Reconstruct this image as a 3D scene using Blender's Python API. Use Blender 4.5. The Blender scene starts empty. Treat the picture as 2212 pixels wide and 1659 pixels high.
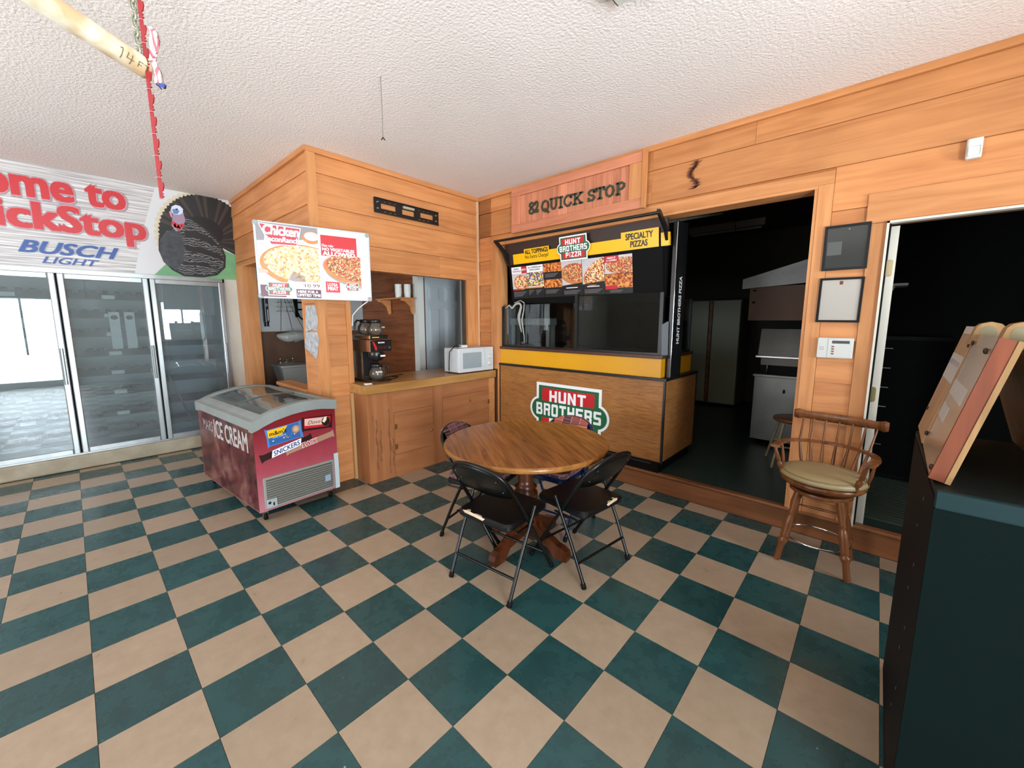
import bpy, bmesh, math, random
from mathutils import Vector, Matrix
random.seed(7)
C = bpy.context.scene.collection
PI = math.pi
# ------------------------------------------------------------------ camera, world, lights
cam_d = bpy.data.cameras.new('camera'); cam = bpy.data.objects.new('camera', cam_d); C.objects.link(cam)
FPX = 862.315; PPX, PPY = 12.44, -16.69
CAM = Vector((1.68748, -0.83044, 1.54082))
def _rot(w):
    w = Vector(w); return Matrix.Rotation(w.length, 3, w.normalized())
RW = _rot((1.62107727, 0.622622309, -0.541038663))       # world -> camera (x right, y down, z forward)
m3 = Matrix((RW[0], -RW[1], -RW[2])).transposed()
cam.matrix_world = Matrix.Translation(CAM) @ m3.to_4x4()
cam_d.sensor_width = 36; cam_d.sensor_fit = 'HORIZONTAL'; cam_d.lens = FPX/2212*36
cam_d.shift_x = -PPX/2212; cam_d.shift_y = PPY/2212
cam_d.clip_start = 0.02; cam_d.clip_end = 60
bpy.context.scene.camera = cam
sc = bpy.context.scene
sc.view_settings.view_transform = 'Standard'; sc.view_settings.look = 'None'
sc.view_settings.gamma = 1; sc.view_settings.exposure = 0.0
try: sc.view_settings.use_curve_mapping = False
except Exception: pass
sc.cycles.max_bounces = 10; sc.cycles.diffuse_bounces = 6; sc.cycles.glossy_bounces = 4
sc.cycles.transparent_max_bounces = 12; sc.cycles.sample_clamp_indirect = 6
wd = bpy.data.worlds.new('world'); sc.world = wd; wd.use_nodes = True
wd.node_tree.nodes['Background'].inputs[0].default_value = (0.75, 0.85, 1.0, 1)
wd.node_tree.nodes['Background'].inputs[1].default_value = 3.0
def area(name, loc, rot, sx, sy, power, col):
    l = bpy.data.lights.new(name, 'AREA'); l.shape = 'RECTANGLE'; l.size = sx; l.size_y = sy
    l.energy = power; l.color = col
    o = bpy.data.objects.new(name, l); C.objects.link(o); o.location = loc; o.rotation_euler = rot; return o
XR, YF = 4.2, -4.6      # right wall, street wall behind the camera
WINR = [(-2.25, -0.85, 0.1, 2.1), (0.85, 1.8, 0.9, 2.1)]          # windows in the right wall (y0,y1,z0,z1)
WINF_ADDED = [(-2.5, -1.1, 0.6, 2.3), (-0.7, 0.9, 0.6, 2.3)]   # unseen street-wall windows, added for their light (x0,x1,z0,z1)
for y0, y1, z0, z1 in WINR:
    wl_ = area('window_fill_light', (XR+0.13, (y0+y1)/2, (z0+z1)/2), (0, PI/2+0.3, 0), z1-z0, y1-y0, (135 if y0 < 0 else 34)*(y1-y0)*(z1-z0), (0.80, 0.92, 1.0))
    if y0 > 0: wl_.data.spread = math.radians(85); wl_.rotation_euler = (0, PI/2, 0)
for x0, x1, z0, z1 in WINF_ADDED:
    area('window_fill_light', ((x0+x1)/2, YF-0.13, (z0+z1)/2), (PI/2+0.3, 0, 0), x1-x0, z1-z0, (50 if x0 < -1 else 7)*(x1-x0)*(z1-z0), (0.95, 0.97, 1.0))  # fill lamps behind the added street-wall windows
area('ground_bounce_fill', (XR+3.4, -0.4, -0.15), (PI, 0, 0), 6.0, 7.0, 2900, (1.0, 0.97, 0.93))  # added upward lamp outside, brightens the ceiling like ground bounce
area('ground_bounce_fill', (-2.2, YF-3.4, -0.15), (PI, 0, 0), 7.0, 6.0, 2400, (1.0, 0.97, 0.93))  # second added upward lamp, on the street side

# ------------------------------------------------------------------ helpers
def srgb(h):
    if isinstance(h, str): h = [int(h[i:i+2], 16) for i in (0, 2, 4)]
    return tuple(((c/255)/12.92 if c/255 <= 0.04045 else ((c/255+0.055)/1.055)**2.4) for c in h)+(1,)
MATS = {}
def mat(name, col='808080', rough=0.5, metal=0.0, spec=0.5, noise=None, bump=None, coat=0, emit=None, trans=0):
    """plain procedural material; noise=(colour2, scale, amount, stretch) ; bump=(scale, strength, dist)"""
    if name in MATS: return MATS[name]
    m = bpy.data.materials.new(name); m.use_nodes = True; nt = m.node_tree; N = nt.nodes; L = nt.links
    b = N['Principled BSDF']; b.inputs['Base Color'].default_value = srgb(col)
    b.inputs['Roughness'].default_value = rough; b.inputs['Metallic'].default_value = metal
    b.inputs['Specular IOR Level'].default_value = spec
    if coat: b.inputs['Coat Weight'].default_value = coat; b.inputs['Coat Roughness'].default_value = 0.1
    if emit: b.inputs['Emission Color'].default_value = srgb(emit[0]); b.inputs['Emission Strength'].default_value = emit[1]
    tc = N.new('ShaderNodeTexCoord')
    if noise:
        c2, scl, amt, st = noise
        mp = N.new('ShaderNodeMapping'); mp.inputs['Scale'].default_value = st
        L.new(tc.outputs['Object'], mp.inputs['Vector'])
        nz = N.new('ShaderNodeTexNoise'); nz.inputs['Scale'].default_value = scl; nz.inputs['Detail'].default_value = 6
        L.new(mp.outputs[0], nz.inputs['Vector'])
        cr = N.new('ShaderNodeValToRGB'); cr.color_ramp.elements[0].position = 0.5-amt/2; cr.color_ramp.elements[1].position = 0.5+amt/2
        cr.color_ramp.elements[0].color = srgb(col); cr.color_ramp.elements[1].color = srgb(c2)
        L.new(nz.outputs['Fac'], cr.inputs[0]); L.new(cr.outputs[0], b.inputs['Base Color'])
    if bump:
        nb = N.new('ShaderNodeTexNoise'); nb.inputs['Scale'].default_value = bump[0]; nb.inputs['Detail'].default_value = 3
        L.new(tc.outputs['Object'], nb.inputs['Vector'])
        bp = N.new('ShaderNodeBump'); bp.inputs['Strength'].default_value = bump[1]; bp.inputs['Distance'].default_value = bump[2]
        L.new(nb.outputs['Fac'], bp.inputs['Height']); L.new(bp.outputs[0], b.inputs['Normal'])
    MATS[name] = m; return m
def wood(name, c1, c2, axis='X', scale=1.0, rough=0.45, var=0.12, fine=False, knots=True):
    """grain stretched along the piece, colour shifted per piece"""
    if name in MATS: return MATS[name]
    m = bpy.data.materials.new(name); m.use_nodes = True; nt = m.node_tree; N = nt.nodes; L = nt.links
    b = N['Principled BSDF']; b.inputs['Roughness'].default_value = rough; b.inputs['Specular IOR Level'].default_value = 0.35
    tc = N.new('ShaderNodeTexCoord'); oi = N.new('ShaderNodeObjectInfo')
    ad = N.new('ShaderNodeVectorMath'); ad.operation = 'ADD'
    mu = N.new('ShaderNodeMath'); mu.operation = 'MULTIPLY'; mu.inputs[1].default_value = 37.0
    L.new(oi.outputs['Random'], mu.inputs[0]); L.new(mu.outputs[0], ad.inputs[1]); L.new(tc.outputs['Object'], ad.inputs[0])
    mp = N.new('ShaderNodeMapping'); s = [9*scale]*3; s['XYZ'.index(axis)] = 0.7*scale; mp.inputs['Scale'].default_value = s
    L.new(ad.outputs[0], mp.inputs['Vector'])
    n1 = N.new('ShaderNodeTexNoise'); n1.inputs['Scale'].default_value = 2.2 if not fine else 9; n1.inputs['Detail'].default_value = 7
    n1.inputs['Distortion'].default_value = 0.8; L.new(mp.outputs[0], n1.inputs['Vector'])
    cr = N.new('ShaderNodeValToRGB'); e = cr.color_ramp.elements
    e[0].position = 0.30; e[0].color = srgb(c2); e[1].position = 0.62; e[1].color = srgb(c1)
    L.new(n1.outputs['Fac'], cr.inputs[0])
    # broad soft blotches of stain + per piece value shift
    n2 = N.new('ShaderNodeTexNoise'); n2.inputs['Scale'].default_value = 2.5; n2.inputs['Detail'].default_value = 2
    L.new(ad.outputs[0], n2.inputs['Vector'])
    hs = N.new('ShaderNodeHueSaturation'); L.new(cr.outputs[0], hs.inputs['Color'])
    mr = N.new('ShaderNodeMapRange'); mr.inputs['To Min'].default_value = 1-var; mr.inputs['To Max'].default_value = 1+var
    L.new(oi.outputs['Random'], mr.inputs['Value'])
    mr2 = N.new('ShaderNodeMapRange'); mr2.inputs['From Min'].default_value = 0.3; mr2.inputs['From Max'].default_value = 0.7
    mr2.inputs['To Min'].default_value = 0.9; mr2.inputs['To Max'].default_value = 1.08; L.new(n2.outputs['Fac'], mr2.inputs['Value'])
    mm = N.new('ShaderNodeMath'); mm.operation = 'MULTIPLY'; L.new(mr.outputs[0], mm.inputs[0]); L.new(mr2.outputs[0], mm.inputs[1])
    L.new(mm.outputs[0], hs.inputs['Value']); L.new(hs.outputs[0], b.inputs['Base Color'])
    bp = N.new('ShaderNodeBump'); bp.inputs['Strength'].default_value = 0.15; bp.inputs['Distance'].default_value = 0.002
    L.new(n1.outputs['Fac'], bp.inputs['Height']); L.new(bp.outputs[0], b.inputs['Normal'])
    MATS[name] = m; return m
def speck(name, c1, c2, c3, scale=16, rough=0.3, fleck=0.5, thr=0.72):
    """vinyl tile: mottled body with scattered flecks, shade differs a little per tile"""
    if name in MATS: return MATS[name]
    m = bpy.data.materials.new(name); m.use_nodes = True; nt = m.node_tree; N = nt.nodes; L = nt.links
    b = N['Principled BSDF']; b.inputs['Roughness'].default_value = rough
    tc = N.new('ShaderNodeTexCoord'); oi = N.new('ShaderNodeObjectInfo')
    mu = N.new('ShaderNodeMath'); mu.operation = 'MULTIPLY'; mu.inputs[1].default_value = 53.0; L.new(oi.outputs['Random'], mu.inputs[0])
    ad = N.new('ShaderNodeVectorMath'); ad.operation = 'ADD'; L.new(tc.outputs['Object'], ad.inputs[0]); L.new(mu.outputs[0], ad.inputs[1])
    n1 = N.new('ShaderNodeTexNoise'); n1.inputs['Scale'].default_value = scale; n1.inputs['Detail'].default_value = 8; n1.inputs['Roughness'].default_value = 0.65
    L.new(ad.outputs[0], n1.inputs['Vector'])
    cr = N.new('ShaderNodeValToRGB'); cr.color_ramp.elements[0].position = 0.25; cr.color_ramp.elements[1].position = 0.75
    cr.color_ramp.elements[0].color = srgb(c1); cr.color_ramp.elements[1].color = srgb(c2); L.new(n1.outputs['Fac'], cr.inputs[0])
    n2 = N.new('ShaderNodeTexNoise'); n2.inputs['Scale'].default_value = 45; n2.inputs['Detail'].default_value = 2; L.new(ad.outputs[0], n2.inputs['Vector'])
    c2r = N.new('ShaderNodeValToRGB'); c2r.color_ramp.elements[0].position = thr; c2r.color_ramp.elements[1].position = thr+0.04
    L.new(n2.outputs['Fac'], c2r.inputs[0])
    mx = N.new('ShaderNodeMix'); mx.data_type = 'RGBA'; L.new(c2r.outputs[0], mx.inputs['Factor']); L.new(cr.outputs[0], mx.inputs['A']); mx.inputs['B'].default_value = srgb(c3)
    hs = N.new('ShaderNodeHueSaturation'); mr = N.new('ShaderNodeMapRange'); mr.inputs['To Min'].default_value = 0.9; mr.inputs['To Max'].default_value = 1.1
    L.new(oi.outputs['Random'], mr.inputs['Value']); L.new(mr.outputs[0], hs.inputs['Value']); L.new(mx.outputs['Result'], hs.inputs['Color'])
    L.new(hs.outputs[0], b.inputs['Base Color'])
    rr = N.new('ShaderNodeMapRange'); rr.inputs['To Min'].default_value = rough-0.08; rr.inputs['To Max'].default_value = rough+0.15
    L.new(n1.outputs['Fac'], rr.inputs['Value']); L.new(rr.outputs[0], b.inputs['Roughness'])
    MATS[name] = m; return m
def glass(name, tint='e8f0f0', haze=0.0, ior=1.45, rough=0.02, hazecol='c8d0d4', boost=1.0):
    if name in MATS: return MATS[name]
    m = bpy.data.materials.new(name); m.use_nodes = True; nt = m.node_tree; N = nt.nodes; L = nt.links
    for n in list(N):
        if n.type != 'OUTPUT_MATERIAL': N.remove(n)
    out = [n for n in N if n.type == 'OUTPUT_MATERIAL'][0]
    tr = N.new('ShaderNodeBsdfTransparent'); tr.inputs[0].default_value = srgb(tint)
    gl = N.new('ShaderNodeBsdfGlossy'); gl.inputs['Roughness'].default_value = rough
    df = N.new('ShaderNodeBsdfDiffuse'); df.inputs[0].default_value = srgb(hazecol)
    fr = N.new('ShaderNodeFresnel'); fr.inputs[0].default_value = ior
    nz = N.new('ShaderNodeTexNoise'); nz.inputs['Scale'].default_value = 3; nz.inputs['Detail'].default_value = 4
    tc = N.new('ShaderNodeTexCoord'); L.new(tc.outputs['Object'], nz.inputs['Vector'])
    hm = N.new('ShaderNodeMapRange'); hm.inputs['From Min'].default_value = 0.3; hm.inputs['From Max'].default_value = 0.7
    hm.inputs['To Min'].default_value = haze*0.6; hm.inputs['To Max'].default_value = haze*1.4; L.new(nz.outputs['Fac'], hm.inputs['Value'])
    m1 = N.new('ShaderNodeMixShader'); L.new(hm.outputs[0], m1.inputs[0]); L.new(tr.outputs[0], m1.inputs[1]); L.new(df.outputs[0], m1.inputs[2])
    mb = N.new('ShaderNodeMath'); mb.operation = 'MULTIPLY'; mb.inputs[1].default_value = boost; mb.use_clamp = True; L.new(fr.outputs[0], mb.inputs[0])
    m2 = N.new('ShaderNodeMixShader'); L.new(mb.outputs[0], m2.inputs[0]); L.new(m1.outputs[0], m2.inputs[1]); L.new(gl.outputs[0], m2.inputs[2])
    L.new(m2.outputs[0], out.inputs['Surface']); MATS[name] = m; return m
def topping(name, cols, scale=60, rough=0.4):
    """printed food photograph: blobs in several colours"""
    if name in MATS: return MATS[name]
    m = bpy.data.materials.new(name); m.use_nodes = True; nt = m.node_tree; N = nt.nodes; L = nt.links
    b = N['Principled BSDF']; b.inputs['Roughness'].default_value = rough
    tc = N.new('ShaderNodeTexCoord'); nz = N.new('ShaderNodeTexNoise'); nz.inputs['Scale'].default_value = scale*0.5; L.new(tc.outputs['Object'], nz.inputs['Vector'])
    mx = N.new('ShaderNodeVectorMath'); mx.operation = 'MULTIPLY_ADD'; L.new(nz.outputs['Color'], mx.inputs[0]); mx.inputs[1].default_value = (0.03, 0.03, 0.03); L.new(tc.outputs['Object'], mx.inputs[2])
    vo = N.new('ShaderNodeTexVoronoi'); vo.inputs['Scale'].default_value = scale; L.new(mx.outputs[0], vo.inputs['Vector'])
    sp = N.new('ShaderNodeSeparateColor'); L.new(vo.outputs['Color'], sp.inputs[0])
    cr = N.new('ShaderNodeValToRGB'); cr.color_ramp.interpolation = 'CONSTANT'; e = cr.color_ramp.elements
    while len(e) < len(cols): e.new(0.5)
    for i, c in enumerate(cols): e[i].position = i/len(cols); e[i].color = srgb(c)
    L.new(sp.outputs[0], cr.inputs[0]); L.new(cr.outputs[0], b.inputs['Base Color']); MATS[name] = m; return m

class MB:
    """collects shapes; build() links them as ONE mesh object"""
    def __init__(s): s.v = []; s.f = []; s.m = []; s.ms = []; s.sm = []
    def mi(s, m):
        if m is None: m = s.ms[0] if s.ms else None
        if m not in s.ms: s.ms.append(m)
        return s.ms.index(m)
    def add(s, vs, fs, m=None, smooth=False):
        b = len(s.v); s.v += [tuple(v) for v in vs]; k = s.mi(m)
        for f in fs: s.f.append([b+i for i in f]); s.m.append(k); s.sm.append(smooth)
        return s
    def box(s, x0, x1, y0, y1, z0, z1, m=None):
        vs = [(x, y, z) for x in (x0, x1) for y in (y0, y1) for z in (z0, z1)]
        return s.add(vs, [(0,1,3,2),(4,6,7,5),(0,4,5,1),(2,3,7,6),(0,2,6,4),(1,5,7,3)], m)
    def rbox(s, x0, x1, y0, y1, z0, z1, r=0.01, m=None, seg=3, axis='Z'):
        """box with its edges along axis rounded and the end rims chamfered"""
        ax = 'XYZ'.index(axis); a, b = [(1,2),(0,2),(0,1)][ax]; lo = (x0,y0,z0); hi = (x1,y1,z1)
        def ring(inset, w):
            pts = []; rr = max(r-inset, r*0.3)
            for cx, cy, a0 in ((hi[a]-inset-rr, hi[b]-inset-rr, 0), (lo[a]+inset+rr, hi[b]-inset-rr, 90), (lo[a]+inset+rr, lo[b]+inset+rr, 180), (hi[a]-inset-rr, lo[b]+inset+rr, 270)):
                for i in range(seg+1):
                    t = math.radians(a0+90*i/seg); p = [0,0,0]; p[a] = cx+rr*math.cos(t); p[b] = cy+rr*math.sin(t); p[ax] = w; pts.append(p)
            return pts
        c = min(r*0.4, (hi[ax]-lo[ax])*0.3)
        rings = [ring(c, lo[ax]), ring(0, lo[ax]+c), ring(0, hi[ax]-c), ring(c, hi[ax])]
        n = len(rings[0]); vs = [p for q in rings for p in q]; fs = [tuple(range(n-1,-1,-1)), tuple(range(3*n, 4*n))]
        for k in range(3):
            for i in range(n): fs.append((k*n+i, k*n+(i+1)%n, (k+1)*n+(i+1)%n, (k+1)*n+i))
        if ax == 1: fs = [f[::-1] for f in fs]
        return s.add(vs, fs, m)
    def prism(s, pts, y0, y1, m=None, plane='XZ', smooth=False):
        n = len(pts)
        if plane == 'XZ': vs = [(p[0], y0, p[1]) for p in pts]+[(p[0], y1, p[1]) for p in pts]
        elif plane == 'XY': vs = [(p[0], p[1], y0) for p in pts]+[(p[0], p[1], y1) for p in pts]
        else: vs = [(y0, p[0], p[1]) for p in pts]+[(y1, p[0], p[1]) for p in pts]
        fs = [tuple(range(n)), tuple(range(2*n-1, n-1, -1))]+[(i, i+n, (i+1)%n+n, (i+1)%n) for i in range(n)]
        return s.add(vs, fs, m)
    def tube(s, pts, r, m=None, n=10, cap=True, closed=False):
        pts = [Vector(p) for p in pts]; k = len(pts); vs = []; rs = r if isinstance(r, (list, tuple)) else [r]*k
        up = None
        for i, p in enumerate(pts):
            if closed: d = pts[(i+1)%k]-pts[i-1]
            else: d = pts[min(i+1,k-1)]-pts[max(i-1,0)]
            d.normalize()
            if up is None: up = Vector((0,0,1)) if abs(d.z) < 0.9 else Vector((0,1,0))
            a = d.cross(up); 
            if a.length < 1e-4: a = d.cross(Vector((1,0,0)))
            a.normalize(); b = a.cross(d).normalized(); up = b
            for j in range(n):
                t = 2*PI*j/n; vs.append(p+rs[i]*(math.cos(t)*a+math.sin(t)*b))
        fs = []
        for i in range(k if closed else k-1):
            i2 = (i+1)%k
            for j in range(n): fs.append((i*n+j, i*n+(j+1)%n, i2*n+(j+1)%n, i2*n+j))
        s.add(vs, fs, m, True)
        if cap and not closed: s.add([vs[j] for j in range(n)], [tuple(range(n-1,-1,-1))], m); s.add([vs[(k-1)*n+j] for j in range(n)], [tuple(range(n))], m)
        return s
    def lathe(s, prof, c=(0,0,0), m=None, n=20, d=None, smooth=True):
        """prof = [(radius, height)] turned about z (or about direction d) through c"""
        c = Vector(c); 
        if d is None: A, B, D = Vector((1,0,0)), Vector((0,1,0)), Vector((0,0,1))
        else:
            D = Vector(d).normalized(); A = D.cross(Vector((0,0,1)) if abs(D.z) < 0.95 else Vector((0,1,0))).normalized(); B = D.cross(A)
        vs = []
        for r, h in prof:
            for j in range(n): t = 2*PI*j/n; vs.append(c+D*h+r*(math.cos(t)*A+math.sin(t)*B))
        fs = [(i*n+j, i*n+(j+1)%n, (i+1)*n+(j+1)%n, (i+1)*n+j) for i in range(len(prof)-1) for j in range(n)]
        s.add(vs, fs, m, smooth)
        if prof[0][0] > 1e-4: s.add(vs[:n], [tuple(range(n-1,-1,-1))], m)
        if prof[-1][0] > 1e-4: s.add(vs[-n:], [tuple(range(n))], m)
        return s
    def ball(s, c, r, m=None, n=12, sc=(1,1,1)):
        k = n//2; vs = []
        for i in range(k+1):
            p = PI*i/k
            for j in range(n): t = 2*PI*j/n; vs.append((c[0]+sc[0]*r*math.sin(p)*math.cos(t), c[1]+sc[1]*r*math.sin(p)*math.sin(t), c[2]+sc[2]*r*math.cos(p)))
        return s.add(vs, [(i*n+j, (i+1)*n+j, (i+1)*n+(j+1)%n, i*n+(j+1)%n) for i in range(k) for j in range(n)], m, True)
    # ---- flat print, drawn in the local x-z plane and facing -y; lay = how many sheets up
    def poly(s, pts, lay, m, clip=None):
        if clip: pts = clip_poly(pts, clip)
        if len(pts) < 3: return s
        a = sum(pts[i][0]*pts[(i+1)%len(pts)][1]-pts[(i+1)%len(pts)][0]*pts[i][1] for i in range(len(pts)))
        if a < 0: pts = pts[::-1]
        return s.add([(p[0], -lay*0.0006, p[1]) for p in pts], [tuple(range(len(pts)))], m)
    def rect(s, x0, x1, z0, z1, lay, m): return s.poly([(x0,z0),(x1,z0),(x1,z1),(x0,z1)], lay, m)
    def disc(s, cx, cz, rx, rz, lay, m, clip=None, n=36, rot=0, a0=0, a1=2*PI):
        pts = []
        for i in range(n + (0 if a1-a0 > 6.2 else 1)):
            t = a0+(a1-a0)*i/n; x, z = rx*math.cos(t), rz*math.sin(t)
            pts.append((cx+x*math.cos(rot)-z*math.sin(rot), cz+x*math.sin(rot)+z*math.cos(rot)))
        return s.poly(pts, lay, m, clip)
    def text(s, body, x0, x1, z0, z1, lay, m, bold=0.0, shear=0.0, rot=0.0, depth=0.0):
        vs, fs = text_geom(body, bold, shear); 
        if not vs: return s
        cx, cz = (x0+x1)/2, (z0+z1)/2; w, h = x1-x0, z1-z0; cr, sr = math.cos(rot), math.sin(rot); out = []
        for x, y, k in vs:
            px, pz = (x-0.5)*w, (y-0.5)*h
            out.append((cx+px*cr-pz*sr, -lay*0.0006-k*0.00006, cz+px*sr+pz*cr))
        return s.add(out, fs, m)
    def build(s, name, m=None, parent=None, loc=None, rot=None, **kw):
        me = bpy.data.meshes.new(name); me.from_pydata(s.v, [], s.f)
        ms = s.ms if any(x is not None for x in s.ms) else []
        for x in ms: me.materials.append(x if x is not None else m)
        if not ms and m is not None: me.materials.append(m)
        if ms: me.polygons.foreach_set('material_index', s.m)
        me.polygons.foreach_set('use_smooth', s.sm); me.update()
        return link(name, me, parent, loc, rot, **kw)
def link(name, me, parent=None, loc=None, rot=None, **kw):
    o = bpy.data.objects.new(name, me); C.objects.link(o)
    if parent: o.parent = parent
    if loc: o.location = loc
    if rot is not None: o.rotation_euler = rot if isinstance(rot, (tuple, list)) else (0, 0, rot)
    for k, v in kw.items(): o[k] = v
    return o
def clip_poly(pts, r):
    x0, x1, z0, z1 = r
    for ax, val, sg in ((0,x0,1),(0,x1,-1),(1,z0,1),(1,z1,-1)):
        out = []
        for i in range(len(pts)):
            p, q = pts[i-1], pts[i]; ip = sg*(p[ax]-val) >= 0; iq = sg*(q[ax]-val) >= 0
            if ip != iq: t = (val-p[ax])/(q[ax]-p[ax]); out.append((p[0]+t*(q[0]-p[0]), p[1]+t*(q[1]-p[1])))
            if iq: out.append(q)
        pts = out
        if not pts: return []
    return pts
TG = {}
def text_geom(body, bold=0.0, shear=0.0):
    """default font outline filled flat, normalised to the unit square"""
    key = (body, bold, shear)
    if key in TG: return TG[key]
    cu = bpy.data.curves.new('t', 'FONT'); cu.body = body; cu.shear = shear; cu.resolution_u = 3; cu.fill_mode = 'FRONT'
    o = bpy.data.objects.new('t', cu); C.objects.link(o); bpy.context.view_layer.update()
    me = o.evaluated_get(bpy.context.evaluated_depsgraph_get()).to_mesh()
    v0 = [(v.co.x, v.co.y) for v in me.vertices]; f0 = []
    for p in me.polygons:
        f = list(p.vertices)
        if p.normal.z < 0: f.reverse()
        f0.append(f)
    bpy.data.objects.remove(o); bpy.data.curves.remove(cu)
    vs, fs = [], []; d = bold*0.9
    for k, (dx, dy) in enumerate([(0, 0)]+([(d, d*.7), (-d, d*.7), (d, -d*.7), (-d, -d*.7), (d*1.1, 0), (-d*1.1, 0)] if bold else [])):
        n = len(vs); vs += [(x+dx, y+dy, k) for x, y in v0]; fs += [[n+i for i in f] for f in f0]
    if vs:
        xs = [v[0] for v in vs]; ys = [v[1] for v in vs]; w = max(xs)-min(xs) or 1; h = max(ys)-min(ys) or 1
        vs = [((x-min(xs))/w, (y-min(ys))/h, k) for x, y, k in vs]
    TG[key] = (vs, fs); return TG[key]
def thing(name, label, cat, loc=(0,0,0), rot=0, group=None):
    o = bpy.data.objects.new(name, None); C.objects.link(o); o.empty_display_size = 0.1
    o.location = loc; o.rotation_euler = rot if isinstance(rot, (tuple, list)) else (0, 0, rot); o['label'] = label; o['category'] = cat
    if group: o['group'] = group
    return o
def tag(o, label, cat, group=None):
    o['label'] = label; o['category'] = cat
    if group: o['group'] = group
    return o
def struct(o): o['kind'] = 'structure'; return o
def arc(cx, cy, r, a0, a1, n=8): return [(cx+r*math.cos(math.radians(a0+(a1-a0)*i/n)), cy+r*math.sin(math.radians(a0+(a1-a0)*i/n))) for i in range(n+1)]

# ------------------------------------------------------------------ palette
PX = wood('cedar', 'c88854', 'b57344', 'X'); PZ = wood('cedar_upright', 'ca8c58', 'b87846', 'Z', var=0.05)
PXR = wood('red_cedar', 'c88262', 'b46e50', 'X', var=0.06); PZR = wood('red_cedar_upright', 'c88262', 'b26c4e', 'Z', var=0.1)
TRIM = wood('trim_wood', 'ca8a56', 'b67644', 'X', var=0.05)
PLY = wood('plywood', 'a86e46', '945c36', 'Y', 0.6, var=0.05); PLYZ = wood('plywood_upright', 'a86e46', '945c36', 'Z', 0.6, var=0.05)
DARKW = wood('dark_panelling', '8a5230', '6a3a20', 'X', var=0.08)
BUTCH = wood('butcher_block', 'b3844c', '946634', 'Y', 0.8, var=0.05, rough=0.3)
LAM = wood('bamboo_laminate', 'a8723e', '83532a', 'X', 1.2, rough=0.35, var=0.0, fine=True); LAMY = wood('bamboo_laminate_side', 'a8723e', '83532a', 'Y', 1.2, rough=0.35, var=0.0, fine=True)
OAK = wood('table_oak', '925e32', '643a1c', 'X', 1.5, rough=0.25, var=0.0)
OAKE = wood('table_edge', '94622f', '784a20', 'X', 0.9, rough=0.25, var=0.0)
MAPLE = wood('stool_wood', '7c4c2a', '5a341c', 'Z', 1.0, rough=0.25, var=0.05)
PED = wood('pedestal_wood', '552a14', '3c1c0c', 'Z', 1.0, rough=0.3, var=0.05)
RISER = wood('riser_wood', '8a5634', '68401f', 'X', 0.7, var=0.05)
BLK = mat('black_paint', '101111', 0.35); BLKM = mat('black_matte', '0a0a0a', 0.7, spec=0.15); BLKG = mat('black_enamel', '080a0a', 0.3, spec=0.35)
WHT = mat('white_paint', 'd9d9d2', 0.5); CREAM = mat('cream_wall', 'bfbcb2', 0.6, noise=('b2afa3', 4, 0.5, (1,1,1)))
CEIL = mat('popcorn_ceiling', 'e4dad6', 0.9, noise=('d8d1cb', 1.2, 0.6, (1,1,1)), bump=(60, 0.8, 0.007))
ALU = mat('brushed_aluminium', 'a9acac', 0.32, 0.85, noise=('999c9c', 8, 0.5, (1,1,0.1))); STEEL = mat('steel', '9d9d9a', 0.28, 1.0)
CHR = mat('chrome', 'd8d8d8', 0.08, 1.0); GREYP = mat('grey_plastic', '8f9492', 0.4)
TILE_G = speck('green_vinyl', '1e3b3b', '284e4f', '76968f', 9, 0.24, thr=0.76); TILE_C = speck('cream_vinyl', '93806b', 'a38f7a', '7a6955', 14, 0.28, thr=0.76)
PW = mat('print_white', 'eeeeee', 0.35); PR = mat('print_red', 'c01f28', 0.35); PG = mat('print_green', '14603a', 0.35); PK = mat('print_black', '141414', 0.35)
PY = mat('print_yellow', 'f2b705', 0.35); PGR = mat('print_grey', '8a8488', 0.35); PPLUM = mat('print_plum', '5b1430', 0.35)
PIZZA = topping('print_pizza', ['e8b878', 'f2dca8', 'c2532c', 'f0cf94', 'a8391f', 'efe0b8', 'd98a4a', '6a4020'], 75)
PIZZA2 = topping('print_meat_pizza', ['c2532c', 'e8b070', 'a8301c', 'd46a3a', 'e9cf98', '8f2a18', '6b5a28'], 120)
CHK = topping('print_chicken_pizza', ['f0c890', 'f4ddb0', 'e9b070', 'f7e6c4', 'e6b888', 'f2d49c', 'c8785c', 'f5e0b0', 'ecc07c', 'e8a860', 'b9955a', 'f3dcb0', 'f0d0a8', 'e0a878'], 75)
WINGS = topping('print_wings', ['c9682a', '7a2f14', 'e09a4c', 'a8481c', 'd9832f'], 55)
VEG = topping('print_vegetables', ['3f7a2a', 'c22f22', 'e9e2d0', '6a3a8a', 'e8c22a', '2f5a20', 'd9d2c0'], 70)
CRUST = mat('print_crust', 'd08a48', 0.4, noise=('b86a2c', 30, 0.6, (1,1,1)))
# ------------------------------------------------------------------ measures
H, XC, YC, XP, YW, XK, ZK = 3.015, -4.42, 0.64, -2.05, 2.61, -1.78, 0.17
T = 0.3048
def proj(p):
    v = RW @ (Vector(p)-CAM)
    if v.z < 0.05: return None
    return (1106+PPX+FPX*v.x/v.z, 829.5+PPY+FPX*v.y/v.z)
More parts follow.
